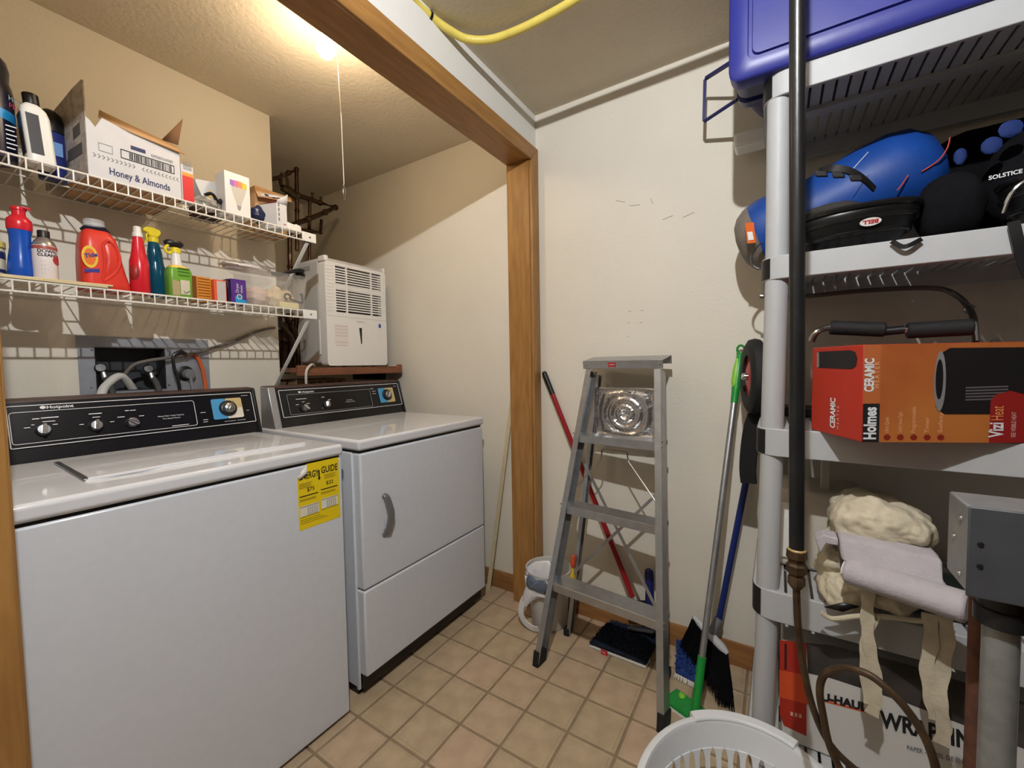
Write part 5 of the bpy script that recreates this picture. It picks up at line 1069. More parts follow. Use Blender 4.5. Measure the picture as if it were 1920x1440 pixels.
h0, h1, h2, h3 = PX(1364, 116, 1.62), PX(1322, 148, 1.712), PX(1320, 228, 1.712), PX(1364, 192, 1.62)
h0.y -= .03; h3.y -= .03
for a, b in ((h0, h1), (h1, h2), (h2, h3)): pass
MB().tube([h0, lerp(h0, h1, .97), lerp(h1, h2, .03), lerp(h1, h2, .97), lerp(h2, h3, .03), h3], .0075, 4).build('handle', M_TOTED, tt, ang=30)
tag(MB().box(1.69, -.02, S1+.001, 1.77, PX(1378, 280, 1.74).y, S1+.052).build('white_foam_block', M_WHITEPL, None, bevel=.01), 'white foam block on the shelving top behind the blue tote', 'foam block')

# --- blue stuff sack across the second shelf
M_SACK = mat('sack_blue', (16, 66, 146), .5, var=.08, vs=14, bump=.25, bs=18); M_SACKG = mat('sack_grey', (104, 102, 100), .7, c2=(128, 116, 104), vs=30)
sk_ = thing('blue_stuff_sack', 'blue stuff sack with a grey end panel and orange tag poking past the shelving post', 'stuff sack', (1.56, -.1, S2))
A_, B_ = Vector((1.645, .072, 1.602)), Vector((1.615, -.375, 1.745))
axs = (B_-A_).normalized(); e1_ = Vector((1, 0, 0)); e1_ = (e1_-axs*e1_.dot(axs)).normalized(); e2_ = axs.cross(e1_)
def sring(t, r, n=28): 
    c = lerp(A_, B_, t); return [c+e1_*math.cos(2*PI*i/n)*r*(1+.03*math.sin(3*2*PI*i/n+t*9))+e2_*math.sin(2*PI*i/n)*r*(1+.03*math.sin(5*2*PI*i/n+t*5)) for i in range(n)]
MB().loft([sring(t, r) for t, r in ((.03, .112), (.1, .120), (.2, .120), (.35, .112), (.5, .115), (.65, .122), (.8, .122), (.9, .108), (.97, .075), (1.0, .03))]).build('sack_body', M_SACK, sk_)
MB().loft([sring(t, r) for t, r in ((-.10, .03), (-.085, .065), (-.05, .09), (.0, .107), (.034, .1135))]).build('end_panel', M_SACKG, sk_)
tgp = PX(1407, 437, 1.522)
MB().obox(tgp, (.004, -.011, 0), (0, .003, .032), (.002, .0008, 0)).build('orange_tag', C((226, 104, 36)), sk_)
MB().obox(tgp+Vector((-.003, 0, -.010)), (.002, -.007, 0), (0, .002, .013), (.0015, .0005, 0)).build('tag_badge', M_WHITEPL, sk_)
MB().ribbon(spline([PX(1432, 455, 1.515), PX(1420, 462, 1.515), PX(1409, 480, 1.515), PX(1411, 498, 1.515), PX(1424, 505, 1.515)], 5), .014, .003, side=(1, .3, 0)).build('strap', M_BLACK, sk_)
for sg_ in ([(1682, 357, 1.505), (1692, 345, 1.503), (1703, 328, 1.50)], [(1728, 322, 1.51), (1758, 302, 1.515), (1776, 278, 1.53), (1781, 258, 1.55)]):
    MB().tube(spline([PX(*p) for p in sg_], 6), .0016, 6).build('red_piping', C((190, 80, 70)), sk_)
MB().tube([PX(1598, 318, 1.42), PX(1628, 285, 1.43)], .0009, 5).build('drawstring', M_WHITEPL, sk_)
# --- black backpack heap behind
M_PACK = mat('pack_black', (11, 11, 14), .95, c2=(17, 17, 21), vs=20, bump=.3, bs=60, spec=.15)
pk = thing('black_backpack', 'black backpack with blue patches at the right of the second shelf', 'backpack', (1.58, -.55, S2))
blob('pack_body', M_PACK, pk, (1.60, -.64, S2+.165), .085, .20, .158, 31, .06, 32, 20)
blob('pack_pocket', M_PACK, pk, (1.455, -.348, S2+.088), .075, .062, .085, 32, .06)
for x, y, w_ in ((1815, 277, .012), (1877, 255, .018), (1914, 222, .02)):
    p = PX(x, y, 1.44); blob('blue_patch', mat('patch_blue', (18, 44, 104), .8), pk, p+Vector((.05, 0, 0)), .006, w_, .02, int(x), .1, 20, 12)
df = thing('dark_filler_mass', 'long black filler added to darken the wall right of the blue stuff sack', 'dark filler', (1.735, -.6, S2))  # added black mass, keeps the back of the shelf dark
crumple(MB().loft([[(1.735+.038*math.cos(2*PI*i/20), y, S2+.19+r*math.sin(2*PI*i/20)) for i in range(20)] for y, r in ((-.36, .10), (-.39, .165), (-.45, .185), (-.5, .188), (-.8, .18), (-.84, .10))]).build('filler_body', M_PACK, df), .012, .06, 1)
# --- bike helmets
def helmet(name, label, c, lx, ly, lz, yaw, tilt):
    h = thing(name, label, 'helmet', c); R3 = Matrix.Rotation(yaw, 3, 'Z') @ Matrix.Rotation(tilt, 3, 'X'); c = Vector(c)
    def hp_(a, t, k=1.0):    # a around, t 0 rim .. 1 crown (crown down: the helmet lies upside down)
        r = math.cos(t*PI/2)**.75; return c+R3 @ Vector((lx*k*r*math.cos(a), ly*k*r*math.sin(a)*(1+.06*math.cos(a*2)), lz*(1-math.sin(t*PI/2)*k)))
    n = 40; mb = MB()
    mb.loft([[hp_(2*PI*i/n, t) for i in range(n)] for t in (0, .12, .25, .4, .55, .7, .82, .92, .985)]+[], cap=False)
    k0 = len(mb.v)-n; mb.f.append(tuple(k0+i for i in range(n)))
    mb.build('shell', mat('helmet_black', (17, 17, 18), .35, spec=.4), h, solid=.006)
    inn = MB(); inn.loft([[hp_(2*PI*i/n, t, .88)+Vector((0, 0, .004)) for i in range(n)] for t in (0, .3, .6, .85)], cap=False); inn.build('liner', mat('liner_grey', (52, 50, 46), .8), h, solid=.008)
    for t, r in ((.02, .008), (.2, .005), (.42, .0055)): MB().tube([hp_(2*PI*i/n, t, 1.012) for i in range(n)], r, 8, closed=True).build('shell_ridge', mat('helmet_gloss', (26, 25, 25), .2), h)
    return h, hp_
hc = Vector((1.412, -.165, S2+.0015))
h1_, hp1 = helmet('bike_helmet', 'upside-down black bike helmet with a white oval badge on the second shelf', hc, .085, .135, .098, .10, -.05)
bp0 = PX(1604, 397, XF+.005)
def on_shell(hp_, c, z, a):   # a point on the shell facing the room
    return hp_(a, z, 1.02)
aa = PI+.10; q = hp1(aa, .28, 1.03); q2 = hp1(aa-.05, .28, 1.03); q3 = hp1(aa, .24, 1.03)
bu = (hp1(aa+.12, .28, 1.03)-hp1(aa-.12, .28, 1.03)).normalized()
if bu.y > 0: bu = -bu
bv_ = (hp1(aa, .2, 1.03)-hp1(aa, .36, 1.03)).normalized(); bn = bu.cross(bv_)
if bn.x > 0: bn = -bn
bd_ = MB().prism([(.021*math.cos(2*PI*i/24), .0095*math.sin(2*PI*i/24)) for i in range(24)], q+bn*.006, bu, bv_, bn*.001).build('oval_badge', M_WHITEPL, h1_)
lettering('BELL', .012, q+bn*.0072+bu*.0155+bv_*.0042, -bu, -bv_, C((190, 40, 46)), bd_, d=.0004, bold=.0005, width=.031)
blob('padding', mat('liner_grey', (52, 50, 46), .8), h1_, (hc.x-.005, hc.y+.045, hc.z+.105), .055, .07, .028, 77, .1)
MB().ribbon(spline([PX(1535, 322, 1.36), PX(1560, 316, 1.34), PX(1590, 320, 1.335), PX(1618, 335, 1.34), PX(1640, 355, 1.36)], 6), .018, .004, side=(.3, 0, 1)).build('chin_strap', M_BLACK, h1_)
for x, y in ((1540, 326), (1572, 328), (1605, 334)): MB().obox(PX(x, y, 1.335), (.002, -.012, -.002), (0, .002, .008), (.004, 0, 0)).build('buckle', M_BLACK, h1_, bevel=.002)
MB().ribbon(spline([PX(1672, 452, 1.305), PX(1690, 462, 1.30), PX(1705, 460, 1.298), PX(1728, 448, 1.305)], 5), .010, .003, side=(0, .3, 1)).build('strap_loop', M_BLACK, h1_)
h2_, hp2 = helmet('second_bike_helmet', 'dark bike helmet lettered SOLSTICE at the right end of the second shelf', Vector((1.42, -.545, S2+.0015)), .09, .13, .11, -.2, .05)
p = PX(1853, 338, 1.33); lettering('SOLSTICE', .012, p, (.12, -1, .10), (0, 0, 1), M_WHITEPRINT, h2_, bold=.0003, width=.052)
MB().tube(spline([PX(1880, 400, 1.33), PX(1890, 375, 1.325), PX(1905, 352, 1.32), PX(1930, 335, 1.32)], 5), .004, 8).build('silver_trim', M_CHROME, h2_)
MB().ribbon(spline([PX(1900, 415, 1.30), PX(1908, 450, 1.298), PX(1918, 490, 1.30), PX(1930, 520, 1.30)], 4), .018, .003, side=(0, 1, 0)).build('strap', M_BLACK, h2_)

# --- folding hand cart on the third shelf
hcq = thing('folding_hand_cart', 'folding hand cart with foam grips and a red-hubbed wheel on the third shelf', 'hand cart', (1.55, -.1, S3))
wc = Vector((1.60, .066, S3+.133)); wa_ = Vector((-.22, .97, 0)).normalized()
MB().lathe([(.072, -.022), (.105, -.024), (.122, -.015), (.126, 0), (.122, .015), (.105, .024), (.072, .022)], wc, 36, axis=wa_, closed=True).build('tyre', M_RUBBER, hcq)
MB().lathe([(.0001, .018), (.03, .02), (.066, .008), (.072, .012), (.072, -.012), (.0001, -.012)], wc, 32, axis=wa_).build('hub', C((176, 34, 40)), hcq)
MB().lathe([(.012, .018), (.012, .03), (.009, .036), (.0001, .0365)], wc, 12, axis=wa_).build('axle_nut', M_CHROME, hcq)
MB().tube(spline([PX(1522, 640, 1.46), PX(1530, 625, 1.455), PX(1545, 617, 1.45), PX(1562, 614, 1.45)], 5), .0085, 10).build('handle_tube', M_CHROME, hcq)
MB().cyl(PX(1556, 614, 1.45), PX(1660, 618, 1.45), .0195, n=18).build('foam_grip', M_RUBBER, hcq, bevel=.004); MB().cyl(PX(1655, 622, 1.45), PX(1695, 618, 1.45), .011, n=14).build('handle_joint', M_BLACK, hcq)
MB().cyl(PX(1688, 619, 1.45), PX(1706, 619, 1.45), .010, n=14).build('handle_ring', M_CHROME, hcq); MB().cyl(PX(1700, 620, 1.45), PX(1824, 613, 1.45), .0205, n=18).build('foam_grip', M_RUBBER, hcq, bevel=.004)
MB().tube(spline([PX(1425, 555, 1.62), PX(1500, 556, 1.62), PX(1620, 545, 1.62), PX(1745, 540, 1.62), PX(1790, 552, 1.6), PX(1815, 575, 1.55), PX(1826, 600, 1.5), PX(1830, 640, 1.48)], 6), .007, 10).build('cart_frame', mat('dull_steel', (110, 108, 104), .35, .8), hcq)
MB().ball(PX(1818, 580, 1.55), .013, n=12, m=8).build('frame_joint', M_CHROME, hcq)
box('cart_plate', M_BLACK, hcq, 1.64, -.60, S3+.001, 1.76, -.02, S3+.03, .004)
for y in (-.05, -.45): MB().cyl((1.66, y, S3+.031), (1.50, y, S3+.225), .008, n=10).build('cart_strut', mat('dull_steel', (0,0,0)), hcq)
# black cloth hanging below the wheel
bcl = thing('black_cloth_cover', 'black cloth strap hanging beside the shelving post below the wheel', 'cloth', PX(1405, 905, 1.60))
MB().ribbon(spline([PX(1424, 770, 1.60), PX(1412, 800, 1.60), PX(1405, 840, 1.60), PX(1402, 880, 1.60), PX(1404, 906, 1.60)], 5), [.055-.0004*i for i in range(21)], .012, side=(.2, 1, 0)).build('cloth', mat('cloth_black', (14, 14, 15), .9), bcl)

# --- heater carton
th_ = math.radians(26); du = Vector((math.sin(th_), -math.cos(th_), 0)); dv = Vector((math.cos(th_), math.sin(th_), 0)); UZ = Vector((0, 0, 1))
kc = Vector((1.18, -.158, S3+.002)); Lw_, Lm, Hh = .186, .40, 1.2315-S3-.002
M_HOR = mat('carton_orange', (150, 72, 36), .5, c2=(178, 108, 50), vs=3.0); M_HRED = mat('carton_red', (176, 46, 28), .48, var=.03, vs=8)
hbx = thing('heater_carton', 'orange and red ceramic heater carton at the front of the third shelf', 'carton', kc)
MB().loft([[kc+UZ*z, kc+du*Lm+UZ*z, kc+du*Lm+dv*Lw_+UZ*z, kc+dv*Lw_+UZ*z] for z in (0, Hh)]).build('carton_body', M_HRED, hbx, bevel=.002)
nF = -dv; nS = -du
def pf(u, v): return kc+du*(u*Lm)+UZ*(v*Hh)+nF*.0003       # main face
def ps_(u, v): return kc+dv*Lw_-dv*(u*Lw_)+UZ*(v*Hh)+nS*.0003  # side face, u from left to the corner
def panel(f, n, name, m, pts, d, par=None): return MB().loft([[f(u, v) for u, v in pts], [f(u, v)+n*d for u, v in pts]]).build(name, m, par or hbx)
mainp = panel(pf, nF, 'main_panel', M_HOR, [(.085, 0.004), (.997, .004), (.997, .996), (.085, .996)], .0004)
panel(pf, nF, 'spine_upper', mat('carton_spine', (176, 98, 52), .5), [(.002, .40), (.085, .40), (.085, .996), (.002, .996)], .0005)
bkp = panel(pf, nF, 'name_block', M_BLACKPRINT, [(.002, .004), (.085, .004), (.085, .40), (.002, .40)], .0006)
lettering('Holmes', .034, pf(.066, .03)+nF*.0008, UZ, -du, M_WHITEPRINT, bkp, d=.0004, bold=.0012, width=Hh*.33)
lettering('CERAMIC', .026, pf(.05, .52)+nF*.0008, UZ, -du, M_WHITEPRINT, hbx, name='title', d=.0004, bold=.0009, width=Hh*.34)
lettering('H E A T E R', .013, pf(.077, .56)+nF*.0008, UZ, -du, C((230, 180, 140)), hbx, name='subtitle', d=.0004, width=Hh*.26)
lettering('CERAMIC', .024, ps_(.57, .10), UZ, -(-dv), M_WHITEPRINT, hbx, name='title', d=.0004, bold=.0009, width=Hh*.33) if False else None
lettering('CERAMIC', .026, ps_(.52, .08)+nS*.0004, UZ, dv, M_WHITEPRINT, hbx, name='title', d=.0004, bold=.0009, width=Hh*.34)
lettering('H E A T E R', .013, ps_(.60, .08)+nS*.0004, UZ, dv, C((236, 170, 150)), hbx, name='subtitle', d=.0004, width=Hh*.26)
M_PIC = mat('picture_black', (24, 22, 24), .4); M_PICG = mat('picture_grey', (130, 126, 128), .4)
pic = panel(ps_, nS, 'product_picture', M_PIC, [(.14, .76), (.80, .75), (.88, .78), (.90, .86), (.86, .93), (.78, .95), (.14, .95)], .0006)
panel(lambda u, v: ps_(u, v)+nS*.0006, nS, 'picture_highlight', M_PICG, [(.12, .76), (.17, .77), (.16, .94), (.12, .945)], .0004, pic)
pic2 = panel(lambda u, v: pf(u, v)+nF*.0005, nF, 'product_picture', M_PIC, [(.36, .36), (.40, .29), (.997, .29), (.997, .94), (.42, .95), (.38, .90), (.35, .62)], .0008)
el = [(.375+.028*math.cos(2*PI*i/28), .62+.30*math.sin(2*PI*i/28)) for i in range(28)]
panel(lambda u, v: pf(u, v)+nF*.0014, nF, 'picture_end', M_PICG, el, .0005, pic2)
panel(lambda u, v: pf(u, v)+nF*.002, nF, 'picture_grille', M_PIC, [(.371+.018*math.cos(2*PI*i/24), .64+.2*math.sin(2*PI*i/24)) for i in range(24)], .0004, pic2)
for k in range(5): panel(lambda u, v: pf(u, v)+nF*.0014, nF, 'picture_vent', mat('vent_grey', (92, 88, 90), .4), [(.50, .425+k*.03), (.70, .435+k*.03), (.70, .450+k*.03), (.50, .440+k*.03)], .0004, pic2)
for k, s_ in enumerate(('Ultra Quiet', 'Comfort Stream Digital', 'Programmable', 'Timer', 'Safety')):
    u = .125+k*.066; el = [(u+.017*math.cos(2*PI*i/16), .055+.03*math.sin(2*PI*i/16)) for i in range(16)]
    panel(lambda a, b: pf(a, b)+nF*.0004, nF, 'feature_dot', C((130, 36, 26)), el, .0005)
    lettering(s_, .012, pf(u+.006, .10)+nF*.0006, UZ, -du, C((226, 170, 130)), hbx, name='feature_text', d=.0004, width=Hh*(.16+.05*(k % 3)))
cp_ = panel(lambda u, v: pf(u, v)+nF*.0014, nF, 'red_callout', C((140, 30, 28)), [(.62, .005), (.80, .005), (.80, .42), (.78, .48), (.71, .52), (.64, .48), (.62, .42)], .0006)
lettering('Vizi', .038, pf(.68, .06)+nF*.0022, UZ, -du, M_WHITEPRINT, cp_, d=.0004, bold=.001, width=Hh*.15)
lettering('Heat', .034, pf(.68, .225)+nF*.0022, UZ, -du, C((226, 150, 90)), cp_, d=.0004, width=Hh*.14)
lettering('SEE VISIBLE HEAT', .012, pf(.74, .06)+nF*.0022, UZ, -du, C((226, 190, 180)), cp_, d=.0004, width=Hh*.25)

# --- fourth shelf
z4 = S4+.002
wj = thing('white_plastic_organiser', 'white plastic organiser with an upright back bar on the fourth shelf', 'organiser', (1.62, -.1, z4))
M_WP2 = mat('aged_white_plastic', (196, 190, 178), .5)
MB().loft([[(1.50, -.22, z), (1.50, .0, z), (1.70, .0, z), (1.70, -.22, z)] for z in (z4, z4+.24)]).build('bin_body', M_WP2, wj, bevel=.012)
box('front_panel', M_WHITEPL, wj, 1.492, -.07, z4+.03, 1.4995, -.01, z4+.20, .003)
bq = PX(1546, 1000, 1.56); tq = PX(1551, 868, 1.56)
box('upright_bar', M_WP2, wj, 1.55, bq.y-.012, z4+.238, 1.575, bq.y+.012, S3-.045, .004)
M_CANVAS = mat('canvas', (208, 198, 174), .9, c2=(188, 178, 154), vs=25, bump=.4, bs=120)
cv = thing('canvas_tote_bag', 'slumped canvas tote bag with long handles hanging over the fourth shelf', 'tote bag', (1.42, -.25, z4))
def cloth_blob(name, m, pts, X0_, X1_, parent, amp=.02, seed=1, sub=1):
    """crumpled volume with the outline seen from the room, real depth X0..X1"""
    P = pts; rn = random.Random(seed); F = [PX(a, b, X0_) for a, b in P]; c = sum(F, Vector())/len(F); L = []
    k_ = X1_/X0_
    for t, s in ((0, .45), (.04, .72), (.12, .9), (.3, 1.0), (.6, 1.0), (.85, .92), (1, .7)):
        L.append([Vector((X0_+(X1_-X0_)*t, c.y+(p.y-c.y)*s+rn.uniform(-amp, amp)*.35, c.z+(p.z-c.z)*s+rn.uniform(-amp, amp)*.35)) for p in F])
    return crumple(MB().loft(L).build(name, m, parent, ang=180), .045, .055, 3)
cloth_blob('bag_top', M_CANVAS, [(1562, 1010), (1568, 975), (1590, 948), (1640, 943), (1690, 958), (1740, 985), (1775, 1010), (1778, 1045), (1700, 1045), (1620, 1040), (1575, 1040)], 1.27, 1.50, cv, .03, 2)
cloth_blob('bag_body', M_CANVAS, [(1533, 1110), (1545, 1080), (1580, 1085), (1640, 1095), (1720, 1110), (1770, 1130), (1772, 1158), (1715, 1168), (1650, 1156), (1590, 1163), (1548, 1152)], 1.262, 1.50, cv, .022, 3)
cloth_blob('bag_side', M_CANVAS, [(1536, 1080), (1545, 1030), (1565, 1010), (1590, 1030), (1600, 1090), (1570, 1110)], 1.30, 1.48, cv, .02, 4)
MB().tube(spline([PX(a, b, 1.256) for a, b in ((1540, 1148), (1560, 1160), (1600, 1156), (1640, 1155), (1690, 1160), (1730, 1164), (1768, 1155))], 5), .006, 8).build('bag_hem', M_CANVAS, cv)
MB().add([PX(1545, 1138, 1.257), PX(1580, 1130, 1.254), PX(1612, 1137, 1.257), PX(1580, 1147, 1.254)], [(0, 1, 2, 3)]).build('bag_mouth', M_BLACK, cv, solid=.003)
def strap(pts, w_=.024):
    p = spline([PX(*q) for q in pts], 6); MB().ribbon(p, [w_*(1+.12*math.sin(i*1.1)) for i in range(len(p))], .004, side=(.1, 1, .05)).build('handle', M_CANVAS, cv)
strap([(1628, 1105, 1.25), (1626, 1150, 1.245), (1628, 1200, 1.25), (1640, 1260, 1.255), (1642, 1310, 1.26), (1634, 1340, 1.262)])
strap([(1640, 1150, 1.252), (1624, 1200, 1.256), (1622, 1260, 1.26), (1630, 1320, 1.262)], .02)
strap([(1742, 1150, 1.25), (1746, 1200, 1.245), (1738, 1250, 1.25), (1745, 1310, 1.255), (1756, 1350, 1.26)])
strap([(1768, 1140, 1.25), (1776, 1190, 1.245), (1768, 1250, 1.25), (1762, 1310, 1.252), (1770, 1360, 1.255), (1764, 1395, 1.258)])
# rolled towel
M_TOWEL = mat('towel_lavender', (176, 170, 174), .95, var=.04, vs=40, bump=.5, bs=180)
tw = thing('rolled_towel', 'pale lavender towel rolled and folded on the canvas bag', 'towel', (1.30, -.25, z4+.1))
ra, rb2 = PX(1588, 1068, 1.235), PX(1815, 1140, 1.16)
rd_ = (rb2-ra).normalized(); rs = Vector((0, 0, 1)); rs = (rs-rd_*rs.dot(rd_)).normalized(); rn_ = rd_.cross(rs)
def trg(t, rx, rz, off=0): return [lerp(ra, rb2, t)+rn_*math.cos(2*PI*i/24)*rx+rs*(math.sin(2*PI*i/24)*rz+off) for i in range(24)]
MB().loft([trg(t, .038, .03) for t in (0, .06, .3, .6, 1.0)]).build('roll', M_TOWEL, tw, bevel=.006)
spz = []
for i in range(40):
    a = i*.42; r = .028*(1-i/44); spz.append(ra-rd_*.0015+rn_*math.cos(a)*r*1.1+rs*math.sin(a)*r*.85)
MB().tube(spz, .0022, 6).build('roll_end', mat('towel_edge', (206, 200, 204), .9), tw)
tp_ = [(1574, 1010, 1.24), (1640, 1022, 1.235), (1720, 1040, 1.225), (1768, 1052, 1.22), (1770, 1095, 1.20), (1790, 1120, 1.18), (1700, 1090, 1.20), (1620, 1068, 1.215), (1578, 1052, 1.225)]
F_ = [PX(*p) for p in tp_]; MB().loft([F_, [p+Vector((.03, 0, .004)) for p in F_], [p+Vector((.1, 0, .0)) for p in F_]]).build('fold', M_TOWEL, tw, bevel=.006, ang=60)
F_ = [PX(1528, 1010, 1.27), PX(1545, 1003, 1.265), PX(1572, 1010, 1.255), PX(1572, 1024, 1.25), PX(1550, 1020, 1.26), PX(1538, 1040, 1.27)]
MB().loft([F_, [p+Vector((.05, 0, 0)) for p in F_]]).build('corner', M_TOWEL, tw, bevel=.003)
tag(blob('dark_green_bag', mat('dark_green_film', (20, 28, 24), .5, bump=.3, bs=40), None, (1.44, -.34, z4+.042), .09, .13, .04, 41, .12), 'dark green bag tucked under the canvas bag on the fourth shelf', 'bag')

# --- bottom shelf: moving-wrap carton
z5 = S5+.002
wr = thing('wrapping_paper_carton', 'white, black and orange U-HAUL wrapping carton on the bottom shelf', 'carton', (1.45, -.4, z5))
wx = 1.36
wl = PX(1462, 1300, wx).y; zt = PX(1480, 1205, wx).z
M_WRB = mat('wrap_black', (34, 32, 32), .45, c2=(70, 66, 64), vs=9); M_WRO = mat('wrap_orange', (214, 82, 40), .5); M_WRR = mat('wrap_red', (176, 46, 30), .5); M_WRW = mat('wrap_white', (206, 204, 200), .55)
box('carton_body', M_WRW, wr, wx, -.78, z5, wx+.28, wl-.004, zt, .004)
def wq(name, m, pts, d=.0006, par=None): return MB().prism([(PX(a, b, wx).y, PX(a, b, wx).z) for a, b in pts], (wx, 0, 0), (0,1,0), (0,0,1), (-d, 0, 0)).build(name, m, par or wr)
wq('black_panel', M_WRB, [(1512, 1205), (1560, 1210), (1700, 1245), (1840, 1290), (1960, 1330), (1960, 1420), (1840, 1372), (1700, 1318), (1560, 1272), (1515, 1262)])
wq('orange_band', M_WRR, [(1462, 1200), (1512, 1205), (1512, 1380), (1470, 1360), (1462, 1340)], .0008)
wq('orange_strip', M_WRO, [(1461, 1256), (1514, 1266), (1520, 1322), (1461, 1306)], .0014)
wq('slot', M_BLACKPRINT, [(1471, 1206), (1475, 1207), (1475, 1256), (1471, 1254)], .0016)
def wtext(s, x, y, h, wd, m, bold=.001, dz=0):
    p = PX(x, y, wx-.0008); q = PX(x+wd, y+wd*.255, wx-.0008); u = (q-p); L = u.length
    return lettering(s, h, p, u, UZ, m, wr, bold=bold, width=L, d=.0006)
wtext('U-HAUL', 1540, 1312, .030, 86, M_BLACKPRINT, .0016)
wq('orange_rule', C((214, 96, 60)), [(1546, 1312), (1630, 1334), (1630, 1338), (1546, 1316)], .0008)
wtext('WRAPPING', 1652, 1362, .058, 205, M_BLACKPRINT, .002)
wtext('PAPER - PAPEL DE ENVOLVER', 1700, 1405, .016, 150, mat('grey_print', (0,0,0)), .0003)
for k in range(3): wq('print_dot', C((220, 180, 160)), [(1482+k*8, 1334+k*2), (1487+k*8, 1335+k*2), (1487+k*8, 1342+k*2), (1482+k*8, 1341+k*2)], .0012)
wtext('L', 1447, 1293, .03, 11, M_BLACKPRINT, .0016) if False else None
tag(blob('grey_plastic_bundle', mat('film_grey', (150, 148, 144), .4, bump=.5, bs=50), None, (1.352, -.16, .185), .03, .10, .05, 51, .12), 'crumpled grey plastic film at the front of the bottom shelf', 'plastic film') if False else None
# ================================================================ near the camera
# black insulated pipe with brass fitting and brown tube
M_INS = mat('black_pipe_sleeve', (24, 24, 25), .35, spec=.5, bump=.1, bs=60, var=.1)
M_OLDBR = mat('old_brass', (64, 48, 34), .5, .5, c2=(84, 66, 44), vs=40)
XPp = .95
bpz = thing('black_sleeved_pipe', 'black sleeved pipe dropping from the ceiling in front of the shelving', 'pipe', (.95, -.03, .8))
ta, tb_ = PX(1495, 0, XPp), PX(1494, 1032, XPp); dtop = (ta-tb_)/(ta.z-tb_.z); ceil_ = tb_+dtop*(CEIL-tb_.z-.001)
MB().cyl(tb_, ceil_, .0128, n=22).build('sleeve', M_INS, bpz)
MB().lathe([(.0135, .004), (.0165, .0), (.0175, -.014), (.014, -.018), (.014, -.024), (.0175, -.028), (.017, -.042), (.012, -.048), (.0145, -.053), (.0145, -.066), (.009, -.074)], tb_, 8).build('fitting', M_OLDBR, bpz, ang=30)
MB().lathe([(.0136, .004), (.0152, .002), (.0152, -.003), (.0136, -.004)], tb_, 20).build('tape_band', C((170, 140, 84)), bpz)
tp = [(1493, 1090), (1494, 1130), (1497, 1180), (1508, 1260), (1527, 1335), (1556, 1395), (1600, 1440), (1650, 1475), (1710, 1500)]
MB().tube(spline([PX(a, b, XPp) for a, b in tp], 6), .0062, 10).build('lower_tube', M_OLDBR, bpz)
lp = [(1620, 1520, .93), (1580, 1450, .93), (1556, 1400, .93), (1543, 1340, .93), (1537, 1295, .93), (1545, 1266, .93), (1570, 1254, .92), (1600, 1255, .91), (1640, 1272, .9), (1690, 1318, .89), (1730, 1375, .885), (1752, 1430, .88), (1764, 1500, .88)]
MB().tube(spline([PX(*q) for q in lp], 6), .0062, 10).build('looped_tube', M_OLDBR, bpz)
# grey junction box on its conduit
M_JB = mat('junction_grey', (70, 72, 77), .5, .2, var=.06, vs=30); M_JBL = mat('junction_zinc', (140, 142, 142), .35, .35, var=.08, vs=40)
jf = .80; jy = PX(1815, 1000, jf).y; jz1 = PX(1815, 949, jf).z; jz0 = PX(1806, 1117, jf).z
jb = thing('junction_box', 'grey steel junction box on a silver conduit at the right edge', 'junction box', (.84, jy-.08, 0))
box('box_body', M_JBL, jb, jf+.004, jy-.20, jz0+.003, jf+.085, jy-.0015, jz1-.001, .003)
box('cover_plate', M_JB, jb, jf-.0005, jy-.20, jz0, jf+.0038, jy, jz1, .002)
for dx_, dz_ in ((.03, .02), (.055, .065), (.03, .10)): MB().lathe([(.004, 0), (.003, .002), (.0001, .0025)], (jf+dx_, jy-.0012, jz0+dz_), 10, axis=(0, 1, 0)).build('screw', M_CHROME, jb)
for dz_ in (.045, .075): MB().lathe([(.0035, 0), (.003, .0015), (.0001, .002)], (jf-.0005, jy-.012, jz0+dz_), 10, axis=(-1, 0, 0)).build('screw', M_BLACK, jb)
cq = PX(1876, 1200, .84); c2q = PX(1858, 1440, .84)
cdx = Vector((cq.x, cq.y, 0)); 
MB().lathe([(.024, -.0005), (.024, -.02), (.0275, -.022), (.0275, -.045), (.022, -.047)], (cq.x, cq.y, jz0), 24).build('conduit_nut', M_BLACK, jb)
rings = []
MB().cyl((cq.x, cq.y, 0.0), (cq.x, cq.y, jz0-.046), .0185, n=24).build('conduit', mat('galvanised', (136, 138, 136), .3, .35, var=.12, vs=40), jb)
# rusty pipe behind
rq = PX(1836, 1200, .9)
ru = thing('rusty_pipe', 'thin rusty brown pipe standing beside the silver conduit', 'pipe', (rq.x, rq.y, 0))
MB().cyl((rq.x, rq.y, 0), (rq.x, rq.y, jz0+.02), .0125, n=16).build('tube', mat('rust', (74, 44, 32), .8, c2=(94, 58, 40), vs=50), ru)
MB().cyl((rq.x, rq.y, jz0+.0205), (rq.x, rq.y, jz0+.034), .015, n=6).build('cap_nut', mat('rust', (0,0,0)), ru)
# dark wire bundle at the frame edge
wbz = thing('wire_bundle', 'bundle of dark wires at the lower right edge', 'wires', (.82, -.34, 0))
rn = random.Random(3)
for k in range(9):
    y0_ = -.298-.010*k; wp_ = [Vector((.80+rn.uniform(-.02, .03), y0_+rn.uniform(-.006, .006), z)) for z in (0.01, .2, .4, .6, .78, .86)]
    MB().tube(spline(wp_, 5), .0045, 7).build('wire', [M_BLACK, M_CORDG, mat('wire_blue', (30, 34, 110), .5)][k % 3 if k in (1, 4) else 0], wbz)
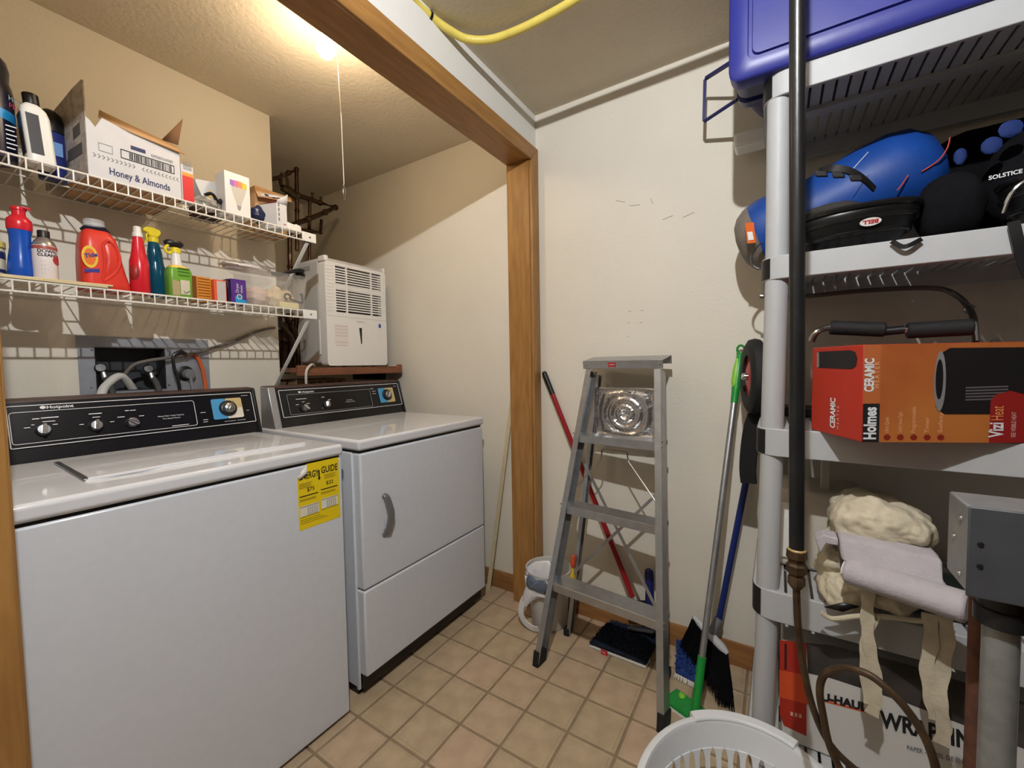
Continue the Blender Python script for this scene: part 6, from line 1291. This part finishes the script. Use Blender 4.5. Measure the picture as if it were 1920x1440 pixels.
# laundry basket
M_BASK = mat('basket_white', (212, 214, 216), .4, var=.01)
bo = Vector((.905, .035, 0)); zr = .30
lb_ = thing('laundry_basket', 'white plastic laundry basket in the foreground at the bottom edge', 'laundry basket', bo)
def er(k, z, n=72, d=0): return [(bo.x+(.24*k+d)*math.cos(2*PI*i/n), bo.y+(.205*k+d)*math.sin(2*PI*i/n), z) for i in range(n)]
def kz(z): return .78+.20*z/zr
MB().loft([er(kz(zr-.062), zr-.064), er(.985, zr-.010), er(.99, zr-.004), er(1.0, zr), er(1.05, zr), er(1.075, zr-.004), er(1.08, zr-.014), er(1.065, zr-.016), er(1.05, zr-.007), er(1.0, zr-.009), er(kz(zr-.062)+.014, zr-.064)], cap=False, closed=True).build('rim', M_BASK, lb_, ang=40)
hpts = [i for i in range(-9, 10)]
MB().loft([[(bo.x+(.24*1.045+a)*math.cos(.15+.06*i), bo.y+(.205*1.045+a)*math.sin(.15+.06*i), zr+b) for a, b in ((-.014, .001), (-.010, .0065), (.012, .0065), (.017, .0), (.016, -.012), (-.012, -.004))] for i in hpts]).build('rim_handle', M_BASK, lb_, bevel=.002)
sl_n = 44
for i in range(sl_n):
    a = 2*PI*i/sl_n
    def sp3(z, da, d=0): k = kz(z); return Vector((bo.x+(.24*k+d)*math.cos(a+da), bo.y+(.205*k+d)*math.sin(a+da), z))
    hw = .030
    MB().loft([[sp3(z, -w_), sp3(z, w_), sp3(z, w_, -.003), sp3(z, -w_, -.003)] for z, w_ in ((.030, hw*1.3), (.045, hw), (zr-.085, hw), (zr-.070, hw*1.35), (zr-.060, hw*2.0))]).build('slat', M_BASK, lb_)
MB().loft([er(kz(.12), .115), er(kz(.14), .14), er(kz(.14)-.014, .14), er(kz(.12)-.014, .115)], cap=False, closed=True).build('waist_band', M_BASK, lb_)
MB().loft([er(kz(0)-.01, 0), er(kz(.034), .034), er(kz(.034)-.014, .034), er(kz(0)-.03, .004)]).build('base', M_BASK, lb_)
# green ball seen through the basket
# (nothing else stands in the foreground)
